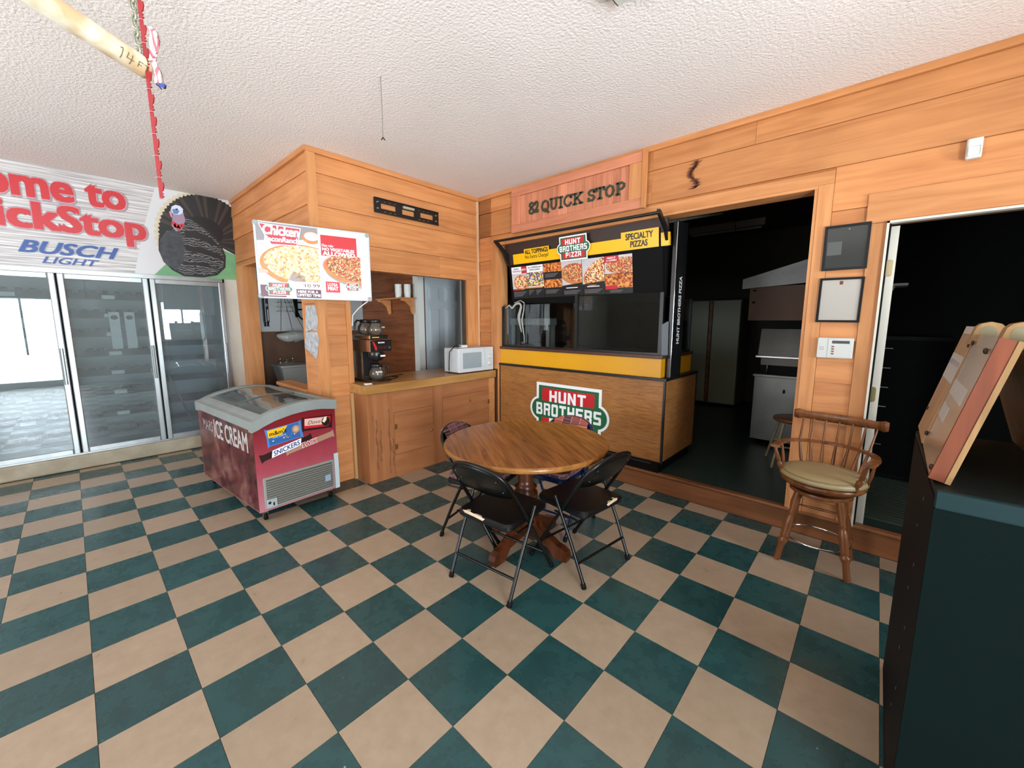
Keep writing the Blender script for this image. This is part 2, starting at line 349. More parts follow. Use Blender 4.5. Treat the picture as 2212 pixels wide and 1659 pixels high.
# ================================================================== SETTING
# ---- floor: grout bed with every vinyl tile laid on it
bed = struct(MB().box(-5.3, 4.3, YF-0.1, YW+0.02, -0.08, -0.003, mat('grout', '2a2119', 0.8)).build('floor'))
BANDS = [2.97, 2.815, 2.545, 2.265, 1.98, 1.70, 1.415, 1.13, 0.845, 0.56, 0.275, 0.0]
g = 0.0009
def tile_mesh(x0, x1, y0, y1, m):
    cx, cy = (x0+x1)/2, (y0+y1)/2
    b = MB(); b.box(x0-cx+g, x1-cx-g, y0-cy+g, y1-cy-g, -0.003, 0.0, m); me = bpy.data.meshes.new('tile')
    me.from_pydata(b.v, [], b.f); me.materials.append(m); return me
TM = {c: tile_mesh(0, T, 0, T, c) for c in (TILE_G, TILE_C)}
cand = []
for i in range(-15, 14):
    for j in range(-16, 9):
        x0, x1, y0, y1 = i*T, (i+1)*T, j*T, (j+1)*T
        if x0 > XR or y0 < YF-0.1: continue
        x0 = max(x0, XC+0.03); y1 = min(y1, YW-0.008)
        if y0 >= YC+0.04 and x1 <= XP-0.3+0.25: continue
        px = proj(((x0+x1)/2, (y0+y1)/2, 0))
        seen = px is not None and -60 < px[0] < 2010 and 850 < px[1] < 1760
        corners = [proj(c) for c in ((x0,y0,0),(x1,y0,0),(x1,y1,0),(x0,y1,0))]
        ar = 0
        if seen and all(corners): ar = abs(sum(corners[k][0]*corners[(k+1)%4][1]-corners[(k+1)%4][0]*corners[k][1] for k in range(4)))/2
        cand.append((ar if seen else -1, i, j, x0, x1, y0, y1))
cand.sort(reverse=True); rest = MB()
for k, (ar, i, j, x0, x1, y0, y1) in enumerate(cand):
    m = TILE_G if (i+j) % 2 else TILE_C
    if ar > 0 and k < 295:
        me = TM[m] if abs(x1-x0-T)+abs(y1-y0-T) < 1e-6 else tile_mesh(x0, x1, y0, y1, m)
        link('tile', me, bed, ((x0+x1)/2, (y0+y1)/2, 0))
    else: rest.box(x0+g, x1-g, y0+g, y1-g, -0.003, 0, m)
rest.build('tile', None, bed, kind='stuff')
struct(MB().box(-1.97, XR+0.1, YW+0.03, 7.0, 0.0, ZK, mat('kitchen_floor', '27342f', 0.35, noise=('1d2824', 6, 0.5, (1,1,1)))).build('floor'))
struct(MB().box(-4.7, XP-0.005, YC+0.02, 3.5, -0.002, 0.003, mat('nook_floor', '3b3a32', 0.5)).build('floor'))
# ---- ceilings
struct(MB().box(-5.3, 4.3, YF-0.1, YW+0.02, H, H+0.1, CEIL).build('ceiling'))
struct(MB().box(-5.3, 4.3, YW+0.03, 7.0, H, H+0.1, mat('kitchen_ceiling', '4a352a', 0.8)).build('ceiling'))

def plank(parent, u0, u1, z0, z1, org, rot=0, m=PX, t0=0.024, t1=0.012, name='plank', up=False, **kw):
    """one lapped board, outer face towards local -y, lower edge proud of the one below"""
    w, h = (u1-u0)/2-0.0008, (z1-z0)/2-0.0008
    pts = [(-w,-h),(w,-h),(w,h),(-w,h)]
    vs = [(x, -(t0 if z < 0 else t1), z) for x, z in pts]+[(x, 0.0, z) for x, z in pts]
    b = MB(); b.add(vs, [(0,1,2,3),(7,6,5,4),(0,4,5,1),(1,5,6,2),(2,6,7,3),(3,7,4,0)], m)
    u = (u0+u1)/2; c, s = math.cos(rot), math.sin(rot)
    return b.build(name, None, parent, (org[0]+u*c, org[1]+u*s, (z0+z1)/2), rot, **kw)
def siding(parent, u0, u1, z0, z1, org, rot=0, m=PX, cuts=()):
    """boards between the common course lines; cuts = {course index: [joint positions]}"""
    L = [z for z in BANDS if z0+0.02 < z < z1-0.02]; L = [z1]+L+[z0]
    for i in range(len(L)-1):
        us = [u0]+[c for zz, c in cuts if L[i+1] < zz < L[i] and u0 < c < u1]+[u1]
        for k in range(len(us)-1): plank(parent, us[k], us[k+1], L[i+1], L[i], org, rot, m)
def upright(parent, u0, u1, z0, z1, org, rot=0, m=PZ, t=0.03, name='upright_trim'): return plank(parent, u0, u1, z0, z1, org, rot, m, t, t, name)
def rail(parent, u0, u1, z0, z1, org, rot=0, m=TRIM, t=0.03, name='trim_board'): return plank(parent, u0, u1, z0, z1, org, rot, m, t, t, name)
BACK = mat('wall_backing', '6a4428', 0.8)
R90 = PI/2
# ---- back wall (pizza counter wall)
O0 = (0, YW+0.024)      # course faces end up on the plane y = YW
OPL, OPR, OPT = -1.735, 1.302, 2.445; DL, DR, DT = 1.666, 2.56, 2.155
wb = MB()
for x0, x1, z0, z1 in ((XP+0.0, OPL, 0, H), (OPL, OPR, OPT, H), (OPR, DL, 0, H), (DL, DR, DT, H), (DR, XR, 0, H)):
    wb.box(x0, x1, YW+0.025, YW+0.14, z0, z1, BACK)
WB = struct(wb.build('wall_back'))
rail(WB, XP, XR, 2.97, H, O0, t=0.036)
siding(WB, XP, OPL-0.10, 0.95, 2.97, O0, cuts=())
for z0, z1, cs in ((2.815, 2.97, [0.9]), (2.545, 2.815, [2.6])):
    us = [XP, -1.42]; plank(WB, us[0], us[1], z0, z1, O0)
    us = [-1.42, 0.13]+cs+[XR]
    for k in range(len(us)-1): plank(WB, us[k], us[k+1], z0, z1, O0)
plank(WB, OPL-0.1, 1.385, 2.52, 2.545, O0)
plank(WB, 1.385, XR, 2.265, 2.545, O0)
rail(WB, OPL-0.10, 1.385, OPT-0.0, 2.525, O0, name='trim_board')
upright(WB, OPL-0.10, OPL, ZK+0.8, OPT, O0); upright(WB, OPR, 1.385, 0.17, OPT, O0)
siding(WB, 1.385, 1.585, 0.17, 2.265, O0)
upright(WB, 1.585, DL, 0.17, DT, O0); rail(WB, 1.565, XR, DT, 2.335, O0, t=0.036)
siding(WB, DR+0.09, XR, 0, DT, O0); upright(WB, DR, DR+0.09, 0.17, DT, O0)
# opening lining and the riser below the raised floor
lin = MB(); lin.box(OPL, OPL+0.02, YW, YW+0.16, ZK, OPT, PZ); lin.box(OPR-0.02, OPR, YW, YW+0.16, ZK, OPT, PZ); struct(lin.build('trim_1'))
struct(MB().box(OPL, OPR, YW-0.005, YW+0.16, OPT-0.02, OPT, TRIM).build('trim_2'))
r_ = MB(); r_.box(OPL, XR, YW, YW+0.03, 0, ZK-0.02, RISER); struct(r_.build('baseboard_back'))
r_ = MB(); r_.rbox(OPL, XR, YW-0.012, YW+0.05, ZK-0.022, ZK+0.004, 0.01, RISER, axis='X'); struct(r_.build('trim_3'))
# burnt knot on the long upper board
burn = MB(); rr = random.Random(4); bm_ = mat('knot_stain', '5a2c14', 0.7)
for k in range(26):
    t = k/25; z = 2.80-0.20*t; cx = 0.455+0.035*math.cos(t*7)+0.03*math.sin(t*3); w = 0.014+0.05*rr.random()*(0.35+abs(t-0.45)*1.6)
    burn.poly([(cx-w, z), (cx, z+0.005+0.004*rr.random()), (cx+w*0.9, z+0.022*rr.random()), (cx+0.004, z-0.006)], 0, bm_)
burn.build('knot_mark', None, WB, (0, YW-0.0012, 0))
# ---- snack corner walls
O1 = (XP-0.024, 0)      # faces +x ; u = world y
wr = MB(); wr.box(XP-0.12, XP-0.025, YC+0.03, YW+0.02, 2.05, H, BACK); wr.box(XP-0.055, XP-0.025, 2.41, YW+0.02, 0, 2.05, BACK)
wr.box(XP-0.28, XP-0.025, YC+0.03, 0.955, 0, 2.05, BACK); wr.box(XP-0.12, XP-0.025, 0.955, 2.41, 0, 0.86, BACK)
WR = struct(wr.build('wall_corner'))
rail(WR, YC, YW, 2.97, H, O1, R90, t=0.036); upright(WR, YC, 0.715, 0, 2.97, O1, R90, t=0.034)
siding(WR, 0.715, YW-0.03, 2.045, 2.97, O1, R90, cuts=((2.1, 2.02),))
plank(WR, 0.715, 0.74, 0, 2.045, O1, R90, PZ, 0.028, 0.028, 'upright_trim')
siding(WR, 0.74, 0.912, 0, 2.045, O1, R90); upright(WR, 0.912, 0.957, 0, 2.045, O1, R90)
upright(WR, 2.41, YW-0.03, 0.95, 2.045, O1, R90, t=0.03); upright(WR, YW-0.03, YW-0.002, 0.95, 2.97, O1, R90, wood('pale_corner_strip', 'd9b08a', 'c99a70', 'Z', var=0.03), t=0.034)
MB().box(XP-0.12, XP-0.0, 0.96, 2.41, 2.035, 2.045, TRIM).build('head_lining', None, WR); MB().box(XP-0.12, XP, 0.957, 0.962, 0.95, 2.04, PZ).build('jamb_lining', None, WR)
O2 = (0, YC+0.024)
wl = MB(); wl.box(XC, XP-0.03, YC+0.025, YC+0.12, 2.215, H, BACK); wl.box(XP-0.28, XP-0.03, YC+0.025, YC+0.1, 0, 2.215, BACK)
wl.box(-3.12, XP-0.28, YC+0.025, YC+0.12, 0, 0.86, BACK); wl.box(XC, -4.13, YC+0.025, YC+0.12, 0, 2.215, BACK)
WL = struct(wl.build('wall_corner_side'))
rail(WL, XC, XP, 2.97, H, O2, t=0.036); siding(WL, XC, XP, 2.215, 2.97, O2)
siding(WL, XP-0.285, XP, 0, 2.215, O2); upright(WL, XC, -4.10, 0, 2.215, O2, t=0.03)
siding(WL, -3.12, XP-0.285, 0, 0.86, O2)
rail(WL, -3.14, XP-0.28, 0.86, 0.895, (0, YC+0.12), t=0.15, name='sill_board')
MB().box(-4.13, -4.10, YC, YC+0.13, 0, 2.215, PZ).build('jamb_lining', None, WL); MB().box(-4.10, XP-0.28, YC, YC+0.13, 2.20, 2.215, TRIM).build('head_lining', None, WL)
MB().box(XP-0.30, XP-0.28, YC, YC+0.13, 0.895, 2.2, PZ).build('jamb_lining', None, WL); MB().box(-3.14, -3.12, YC, YC+0.13, 0, 0.895, PZ).build('jamb_lining', None, WL)
# ---- rooms behind the corner
XB = -4.62
PEG = mat('pegboard', 'b4b8b8', 0.5)
pb_ = MB(); pb_.box(XB-0.05, XB, YC+0.02, 2.39, 0, 1.40, mat('brown_hardboard', '6d4a30', 0.6, noise=('503420', 5, 0.6, (1,1,1)))); pb_.box(XB-0.05, XB+0.004, YC+0.02, 2.39, 1.40, H, PEG)
BW = struct(pb_.build('wall_sink'))
hl = MB(); hm = mat('peg_hole', '4a4d4d', 0.9)
for a in range(34):
    for c_ in range(22): hl.box(XB+0.0045, XB+0.005, 0.76+a*0.038, 0.764+a*0.038, 1.43+c_*0.038, 1.434+c_*0.038, hm)
hl.build('peg_hole', None, BW, kind='stuff')
XD, YD = -3.05, 2.39
pt = MB(); pt.box(XB-0.05, XD, YD+0.02, YD+0.1, 0, H, BACK); pt.box(XD-0.1, XD-0.001, YD+0.1, YD+0.12, 0, H, BACK); pt.box(XD-0.1, XD, YD+0.82, 3.6, 0, H, BACK); pt.box(XD-0.1, XD, YD, 3.6, 2.17, H, BACK)
PT = struct(pt.build('wall_partition'))
siding(PT, XB, XD, 0, 2.97, (0, YD+0.024), 0, DARKW)
struct(MB().box(XD, -1.95, 3.45, 3.55, 0, H, mat('dim_wall', '5b4a3c', 0.8)).build('wall_hall'))
DG = mat('door_paint', 'c6ced2', 0.45)
d1 = MB(); d1.box(XD-0.05, XD-0.012, YD+0.09, YD+0.77, 0.01, 2.15, DG)
D1 = struct(d1.build('door_1'))
for c0, c1 in ((YD+0.17, YD+0.38), (YD+0.47, YD+0.68)):
    for z0, z1 in ((1.83, 2.04), (1.10, 1.74), (0.25, 0.98)):
        pm = MB(); pm.prism([(c0,z0),(c1,z0),(c1,z1),(c0,z1)], XD-0.012, XD-0.006, DG, 'YZ')
        pm.add([(XD-0.006,c0+0.012,z0+0.012),(XD-0.006,c1-0.012,z0+0.012),(XD-0.006,c1-0.012,z1-0.012),(XD-0.006,c0+0.012,z1-0.012),(XD-0.0,c0+0.04,z0+0.04),(XD,c1-0.04,z0+0.04),(XD,c1-0.04,z1-0.04),(XD,c0+0.04,z1-0.04)],
               [(0,1,5,4),(1,2,6,5),(2,3,7,6),(3,0,4,7),(4,5,6,7)], DG); pm.build('panel', None, D1)
cs_ = MB(); cs_.box(XD-0.1, XD+0.015, YD-0.005, YD+0.09, 0, 2.24, WHT); cs_.box(XD-0.1, XD+0.015, YD+0.765, YD+0.86, 0, 2.24, WHT); cs_.box(XD-0.1, XD+0.015, YD+0.09, YD+0.77, 2.16, 2.24, WHT)
struct(cs_.build('trim_4'))
# ---- cooler wall (left)
wl2 = MB(); wl2.box(XC-0.10, XC, -2.6, YC+0.03, 2.055, H, CREAM); wl2.box(XC-0.10, XC, 0.50, YC+0.03, 0, 2.055, CREAM); wl2.box(XC-0.1, XC, YF, -2.6, 0, H, CREAM)
struct(wl2.build('wall_left'))
cb = MB(); cb.rbox(XC-0.1, XC+0.028, -2.6, YC-0.02, 0, 0.155, 0.02, mat('curb_paint', 'a39a86', 0.55, noise=('877a62', 7, 0.5, (1,1,1))), axis='Y'); struct(cb.build('baseboard_left'))
# ---- street wall with its added windows, right wall with its windows
def holed(lo, hi, holes, mk):
    """wall pieces along u with rectangular window holes (u0,u1,z0,z1)"""
    u = lo
    for a, b, z0, z1 in sorted(holes): mk(u, a, 0, H); mk(a, b, 0, z0); mk(a, b, z1, H); u = b
    mk(u, hi, 0, H)
wf = MB(); holed(-5.3, XR+0.1, WINF_ADDED, lambda a, b, z0, z1: wf.box(a, b, YF-0.1, YF, z0, z1, CREAM)); struct(wf.build('wall_front'))
wq = MB(); holed(YF, 7.0, WINR, lambda a, b, z0, z1: wq.box(XR, XR+0.1, a, b, z0, z1, CREAM)); struct(wq.build('wall_right'))
n_ = 0
for horiz, L_ in ((True, WINF_ADDED), (False, WINR)):
    for a, b, z0, z1 in L_:
        n_ += 1; w = MB()
        for (p, q, s_, t_) in ((a, b, z0, z0+0.05), (a, b, z1-0.05, z1), (a, a+0.05, z0, z1), (b-0.05, b, z0, z1), ((a+b)/2-0.02, (a+b)/2+0.02, z0, z1)):
            if horiz: w.box(p, q, YF-0.08, YF-0.02, s_, t_, ALU)
            else: w.box(XR+0.02, XR+0.08, p, q, s_, t_, ALU)
        struct(w.build('window_%d' % n_))
# ---- kitchen and side room shells
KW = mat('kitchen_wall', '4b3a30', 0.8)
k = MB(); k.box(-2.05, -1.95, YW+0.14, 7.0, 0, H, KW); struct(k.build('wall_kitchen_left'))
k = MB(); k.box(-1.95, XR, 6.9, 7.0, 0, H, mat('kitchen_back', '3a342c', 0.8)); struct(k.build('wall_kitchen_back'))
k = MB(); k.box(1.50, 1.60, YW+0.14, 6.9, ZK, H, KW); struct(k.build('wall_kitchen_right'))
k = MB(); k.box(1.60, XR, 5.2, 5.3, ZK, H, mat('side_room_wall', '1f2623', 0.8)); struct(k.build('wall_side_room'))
# side room doorway: white steel jamb, hinges and threshold mat
j = MB(); WJ = mat('jamb_white', 'cfc9bb', 0.5)
j.box(DL, DL+0.012, YW-0.035, YW+0.02, ZK, DT, WJ); j.box(DL+0.012, DL+0.02, YW-0.0, YW+0.14, ZK, DT, BLKM); j.box(DL+0.022, DL+0.062, YW+0.06, YW+0.15, ZK, DT-0.02, WJ)
j.box(DL, DR, YW-0.035, YW+0.02, DT-0.012, DT, WJ)
J = struct(j.build('door_2'))
MB().rbox(DL+0.008, DL+0.05, YW+0.05, YW+0.06, 1.83, 1.93, 0.01, mat('hinge_brass', 'b9a47c', 0.4, 0.3), axis='Y').build('hinge', None, J)
MB().rbox(DL+0.004, DL+0.045, YW+0.05, YW+0.06, 1.02, 1.12, 0.014, mat('strike_brass', '8a7d55', 0.4, 0.5), axis='Y').build('strike_plate', None, J)
# ================================================================== COOLER
SHG = mat('cooler_inside', 'cfd5d7', 0.6)
GLC = glass('cooler_glass', 'e6edee', 0.13, 1.75, 0.012, 'b4c2c8', 1.3)
CF = wk = thing('drinks_cooler', 'walk-in drinks cooler front with three tall glass doors in aluminium frames', 'cooler', (XC, 0, 0), R90)
# local: x = world y, -y = towards the shop
b = MB(); b.box(-2.4, 0.5, 0.78, 0.82, 0, 2.1, SHG); b.box(-2.4, 0.5, 0.12, 0.82, 2.06, 2.1, SHG); b.box(-2.4, 0.5, 0.12, 0.82, 0, 0.12, SHG); b.box(0.49, 0.52, 0.12, 0.82, 0, 2.1, SHG); b.box(-2.42, -2.4, 0.12, 0.82, 0, 2.1, SHG)
b.build('cooler_box', None, CF)
b = MB(); b.box(-2.4, 0.5, -0.012, 0.06, 2.012, 2.055, ALU); b.box(-2.4, 0.5, -0.012, 0.06, 0.155, 0.172, ALU); b.box(0.484, 0.505, -0.012, 0.06, 0.155, 2.055, ALU)
b.box(-2.4, -1.57, -0.012, 0.06, 0.155, 2.055, ALU)
for y in (-0.198, -0.878): b.box(y-0.012, y+0.012, 0.0, 0.06, 0.172, 2.012, BLKM)
b.build('door_frame', None, CF)
EDG = [(-1.558, -0.884), (-0.872, -0.204), (-0.192, 0.482)]
for a, c in EDG:
    d = MB()
    for p, q, s_, t_ in ((a, a+0.048, 0.175, 2.008), (c-0.048, c, 0.175, 2.008), (a+0.048, c-0.048, 0.175, 0.225), (a+0.048, c-0.048, 1.958, 2.008)): d.rbox(p, q, -0.036, 0.0, s_, t_, 0.008, ALU)
    D = d.build('cooler_door', None, CF)
    MB().box(a+0.048, c-0.048, -0.02, -0.014, 0.225, 1.958, GLC).build('glass_pane', None, D)
    MB().rbox(c-0.040, c-0.014, -0.056, -0.034, 0.90, 1.27, 0.008, mat('door_grip', '7b7f80', 0.35, 0.6)).build('door_handle', None, D)
RACK = mat('bottle_glide', '191c1f', 0.6); CARDW = mat('price_card', 'f0f0ee', 0.5)
for di, (a, c) in enumerate(EDG):
    zs = [1.80, 1.60, 1.40, 1.19, 0.98, 0.76, 0.52, 0.30] if di != 2 else [1.28, 1.10, 0.86, 0.60, 0.34]
    for z in zs:
        sh = MB(); sh.box(a+0.03, c-0.03, 0.16, 0.62, z-0.012, z, RACK)
        sh.box(a+0.03, c-0.03, 0.15, 0.165, z-0.03, z+0.035, RACK)
        S_ = sh.build('shelf', None, CF)
        gl = MB(); n = 7
        for k in range(n):
            x = a+0.07+k*(c-a-0.14)/(n-1); gl.box(x-0.028, x+0.028, 0.17, 0.60, z, z+0.02, RACK); gl.rbox(x-0.022, x+0.022, 0.155, 0.175, z+0.015, z+0.065, 0.012, RACK, axis='Y')
        if di != 2: gl.build('bottle_glide', None, S_, kind='stuff')
        if di != 2 and z > 0.3: MB().box(a+0.30, a+0.40, 0.145, 0.15, z-0.022, z+0.018, CARDW).build('price_card', None, S_)
pg = MB(); pg.box(-0.14, 0.44, 0.30, 0.32, 1.62, 1.99, PEG); PGO = pg.build('pegboard_panel', None, CF)
hh = MB()
for a in range(17):
    for c_ in range(10): hh.box(-0.11+a*0.033, -0.105+a*0.033, 0.2985, 0.2995, 1.65+c_*0.035, 1.655+c_*0.035, hm)
hh.build('peg_hole', None, PGO, kind='stuff')
for k, x in enumerate((-0.50, -0.38)):
    s_ = MB(); s_.rbox(x-0.042, x+0.042, 0.09, 0.094, 1.24, 1.64, 0.012, CARDW, axis='Y')
    s_.disc(x, 1.58, 0.028, 0.024, -150, BLKM); s_.build('shelf_sign', None, None, (XC, 0, 0), R90)
    o = bpy.data.objects[-1] if False else C.objects[-1]
    for v in o.data.vertices:
        if v.co.y > 0.0895 and v.co.y < 0.0905: v.co.y = 0.0893
    tag(o, ['tall white bottle-neck card inside the middle cooler door, left of two', 'tall white bottle-neck card inside the middle cooler door, right of two'][k], 'sign', 'white cards in the cooler')
st = MB(); st.tube([(-0.13, 0.10, 0.98), (0.09, 0.12, 0.24)], 0.012, mat('stick_wood', '8c7a5a', 0.6)); o = st.build('broom_stick', None, None, (XC, 0, 0), R90); tag(o, 'thin wooden stick leaning inside the right-hand cooler door', 'stick')
# ---- banner above the cooler
BN = thing('shop_banner', 'large printed banner with red welcome lettering and a strutting turkey above the cooler doors', 'banner', (XC+0.004, 0, 0), R90)
BWOOD = mat('print_weathered_wood', 'dedcda', 0.45, noise=('8d8788', 6, 0.35, (0.35, 1, 14)))
b = MB(); b.box(-2.3, 0.648, -0.002, 0, 2.058, H-0.004, BWOOD); b.build('banner_sheet', None, BN)
CL = (-2.3, 0.648, 2.058, H-0.004)
BF = mat('print_feather_black', '1b1a1c', 0.4); BF2 = mat('print_feather_brown', '3a302a', 0.4); TIP = mat('print_feather_tip', 'cbbfa4', 0.4)
GRN = mat('print_grass', '4f8c62', 0.4, noise=('7bab7c', 5, 0.6, (1,1,1))); SKYG = mat('print_haze', 'cbccce', 0.4)
def barred():
    m = bpy.data.materials.new('print_barred_wing'); m.use_nodes = True; nt = m.node_tree; N = nt.nodes; L = nt.links; b = N['Principled BSDF']; b.inputs['Roughness'].default_value = 0.4
    tc = N.new('ShaderNodeTexCoord'); w = N.new('ShaderNodeTexWave'); w.inputs['Scale'].default_value = 12; w.inputs['Distortion'].default_value = 9; w.inputs['Detail'].default_value = 2; w.inputs['Detail Scale'].default_value = 1.5
    w.bands_direction = 'Z'; L.new(tc.outputs['Object'], w.inputs['Vector']); cr = N.new('ShaderNodeValToRGB'); cr.color_ramp.elements[0].position = 0.45; cr.color_ramp.elements[1].position = 0.8
    cr.color_ramp.elements[0].color = srgb('17181a'); cr.color_ramp.elements[1].color = srgb('6f7072'); L.new(w.outputs['Fac'], cr.inputs[0]); L.new(cr.outputs[0], b.inputs['Base Color']); return m
BARR = barred()
t = MB(); t.poly([(-0.30,2.058),(0.648,2.058),(0.648,3.01),(-0.05,3.01),(-0.20,2.5)], 1+3, SKYG, CL); t.poly([(-0.14,2.058),(0.648,2.058),(0.648,2.36),(0.5,2.42),(0.0,2.22)], 5+3, GRN, CL)
fx, fz = 0.40, 2.50
for k in range(14):                                   # cream feather tips, then the fan of tail feathers
    a = math.radians(105+k*7.2); t.disc(fx+0.47*math.cos(a), fz+0.53*math.sin(a), 0.034, 0.034, 9, TIP, CL, 10)
for k in range(46):
    a0 = math.radians(-26+k*5.0); a1 = math.radians(-26+(k+1)*5.0)
    t.poly([(fx, fz), (fx+0.455*math.cos(a0), fz+0.515*math.sin(a0)), (fx+0.47*math.cos((a0+a1)/2), fz+0.53*math.sin((a0+a1)/2)), (fx+0.455*math.cos(a1), fz+0.515*math.sin(a1))], 10, (BF, BF2)[k % 2] if k % 3 else BF, CL)
t.disc(0.34, 2.60, 0.20, 0.17, 12, mat('print_deep_black', '0c0c0d', 0.4), CL)
BODY = [(-0.08,2.33),(-0.07,2.46),(-0.02,2.56),(0.05,2.60),(0.08,2.72),(0.15,2.77),(0.22,2.75),(0.32,2.68),(0.42,2.60),(0.50,2.50),(0.545,2.34),(0.53,2.20),(0.44,2.10),(0.30,2.062),(0.12,2.062),(0.02,2.12),(-0.05,2.21)]
t.poly([(x, z) for x, z in BODY], 13, BF, CL); cx_, cz_ = 0.26, 2.36
t.poly([(cx_+(x-cx_)*0.93, cz_+(z-cz_)*0.93) for x, z in BODY], 14, BARR, CL)
t.poly([(-0.07,2.34),(-0.06,2.45),(0.0,2.54),(0.08,2.58),(0.14,2.54),(0.15,2.40),(0.13,2.24),(0.06,2.13),(-0.02,2.17),(-0.06,2.25)], 15, mat('print_breast', '252b30', 0.4, noise=('454a4e', 18, 0.5, (1,1,1))), CL)
t.poly([(0.16,2.58),(0.27,2.60),(0.42,2.53),(0.50,2.43),(0.40,2.47),(0.26,2.52),(0.17,2.50)], 15, BF, CL); t.poly([(0.15,2.40),(0.30,2.42),(0.50,2.34),(0.535,2.27),(0.38,2.33),(0.16,2.36)], 15, BF, CL); t.poly([(0.12,2.22),(0.30,2.24),(0.48,2.17),(0.30,2.20),(0.12,2.19)], 15, BF, CL)
t.poly([(0.07,2.70),(0.055,2.62),(0.09,2.56),(0.15,2.60),(0.185,2.70),(0.17,2.80),(0.09,2.81)], 17, mat('print_neck', '9a8298', 0.4), CL)
for wx, wz, wr in ((0.075,2.645,0.020),(0.10,2.625,0.024),(0.13,2.62,0.022),(0.155,2.64,0.018),(0.115,2.60,0.018),(0.085,2.615,0.014)): t.disc(wx, wz, wr, wr*1.1, 18, mat('print_wattle', 'c0343a', 0.4), n=12)
t.poly([(0.06,2.78),(0.075,2.83),(0.11,2.855),(0.15,2.85),(0.175,2.82),(0.165,2.77),(0.13,2.75),(0.085,2.745)], 19, mat('print_head', 'c9d4e2', 0.4), CL); t.poly([(0.075,2.80),(0.12,2.815),(0.14,2.79),(0.12,2.755),(0.085,2.75)], 20, mat('print_blue', '5a80b4', 0.4)); t.disc(0.118, 2.808, 0.009, 0.009, 21, PK); t.poly([(0.07,2.79),(0.045,2.765),(0.055,2.72),(0.07,2.70),(0.072,2.75)], 20, mat('print_snood', 'c08a98', 0.4))
t.build('turkey_print', None, BN)
t = MB(); HALO = mat('print_halo', '9b8590', 0.4); RED = mat('print_letter_red', 'bd2a30', 0.4); EDGE = mat('print_letter_edge', 'e9a8a4', 0.4)
for x0, x1, z0, z1, s_ in ((-1.97, -0.30, 2.70, 2.972, 'Welcome to'), (-1.66, -0.165, 2.335, 2.672, 'QuickStop')):
    t.text(s_, x0-0.018, x1+0.018, z0-0.018, z1+0.018, 10, HALO, 0.055); t.text(s_, x0-0.004, x1+0.004, z0-0.004, z1+0.004, 12, EDGE, 0.045); t.text(s_, x0, x1, z0, z1, 14, RED, 0.042)
NAVY = mat('print_navy', '27488a', 0.4)
t.text('BUSCH', -1.09, -0.40, 2.185, 2.31, 12, mat('print_navy_shade', '8f98ae', 0.4), 0.05, 0.35); t.text('BUSCH', -1.085, -0.405, 2.188, 2.307, 14, NAVY, 0.03, 0.35); t.text('LIGHT', -0.95, -0.56, 2.098, 2.165, 14, NAVY, 0.02, 0.35)
t.build('banner_lettering', None, BN)

# ================================================================== HUNT logo (flat print) in box x0..x1, z0..z1
BL = {'H': [(0,.3,0,1),(.7,1,0,1),(.3,.7,.38,.62)], 'U': [(0,.3,.08,1),(.7,1,.08,1),(.06,.94,0,.22)], 'N': [(0,.3,0,1),(.7,1,0,1)], 'T': [(0,1,.78,1),(.35,.65,0,.78)], 'B': [(0,.3,0,1),(.3,.88,.8,1),(.3,.88,0,.2),(.3,.92,.4,.6),(.7,1,.06,.46),(.66,.94,.54,.94)],
 'R': [(0,.3,0,1),(.3,.9,.8,1),(.3,.9,.4,.6),(.7,1,.46,.94),(.66,.98,0,.4)], 'O': [(0,.3,.08,.92),(.7,1,.08,.92),(.07,.93,.78,1),(.07,.93,0,.22)], 'E': [(0,.32,0,1),(.3,1,.8,1),(.3,.9,.4,.6),(.3,1,0,.2)], 'S': [(0.05,1,.8,1),(0,.32,.5,.93),(.08,.92,.4,.6),(.68,1,.07,.5),(0,.95,0,.2)],
 'P': [(0,.3,0,1),(.3,.92,.8,1),(.3,.92,.36,.56),(.7,1,.42,.94)], 'I': [(.3,.7,0,1)], 'Z': [(0,1,.8,1),(0,1,0,.2)], 'A': [(0,.3,0,.9),(.7,1,0,.9),(.08,.92,.78,1),(.3,.7,.3,.5)]}
BP_ = {'N': [(0,1),(.28,1),(1,0),(.72,0)], 'Z': [(.62,.8),(1,.8),(.38,.2),(0,.2)]}
def block(b, word, x0, x1, z0, z1, lay, m):
    """squared block capitals"""
    wd_ = [0.5 if c == 'I' else 1 for c in word]; gap = 0.2; tot = sum(wd_)+gap*(len(word)-1); u = (x1-x0)/tot; x = x0; h = z1-z0
    for c, w in zip(word, wd_):
        for k, (a, e, p, q) in enumerate(BL[c]): b.rect(x+a*w*u, x+e*w*u, z0+p*h, z0+q*h, lay+k*0.08, m)
        if c in BP_: b.poly([(x+p*w*u, z0+q*h) for p, q in BP_[c]], lay+0.4, m)
        x += (w+gap)*u
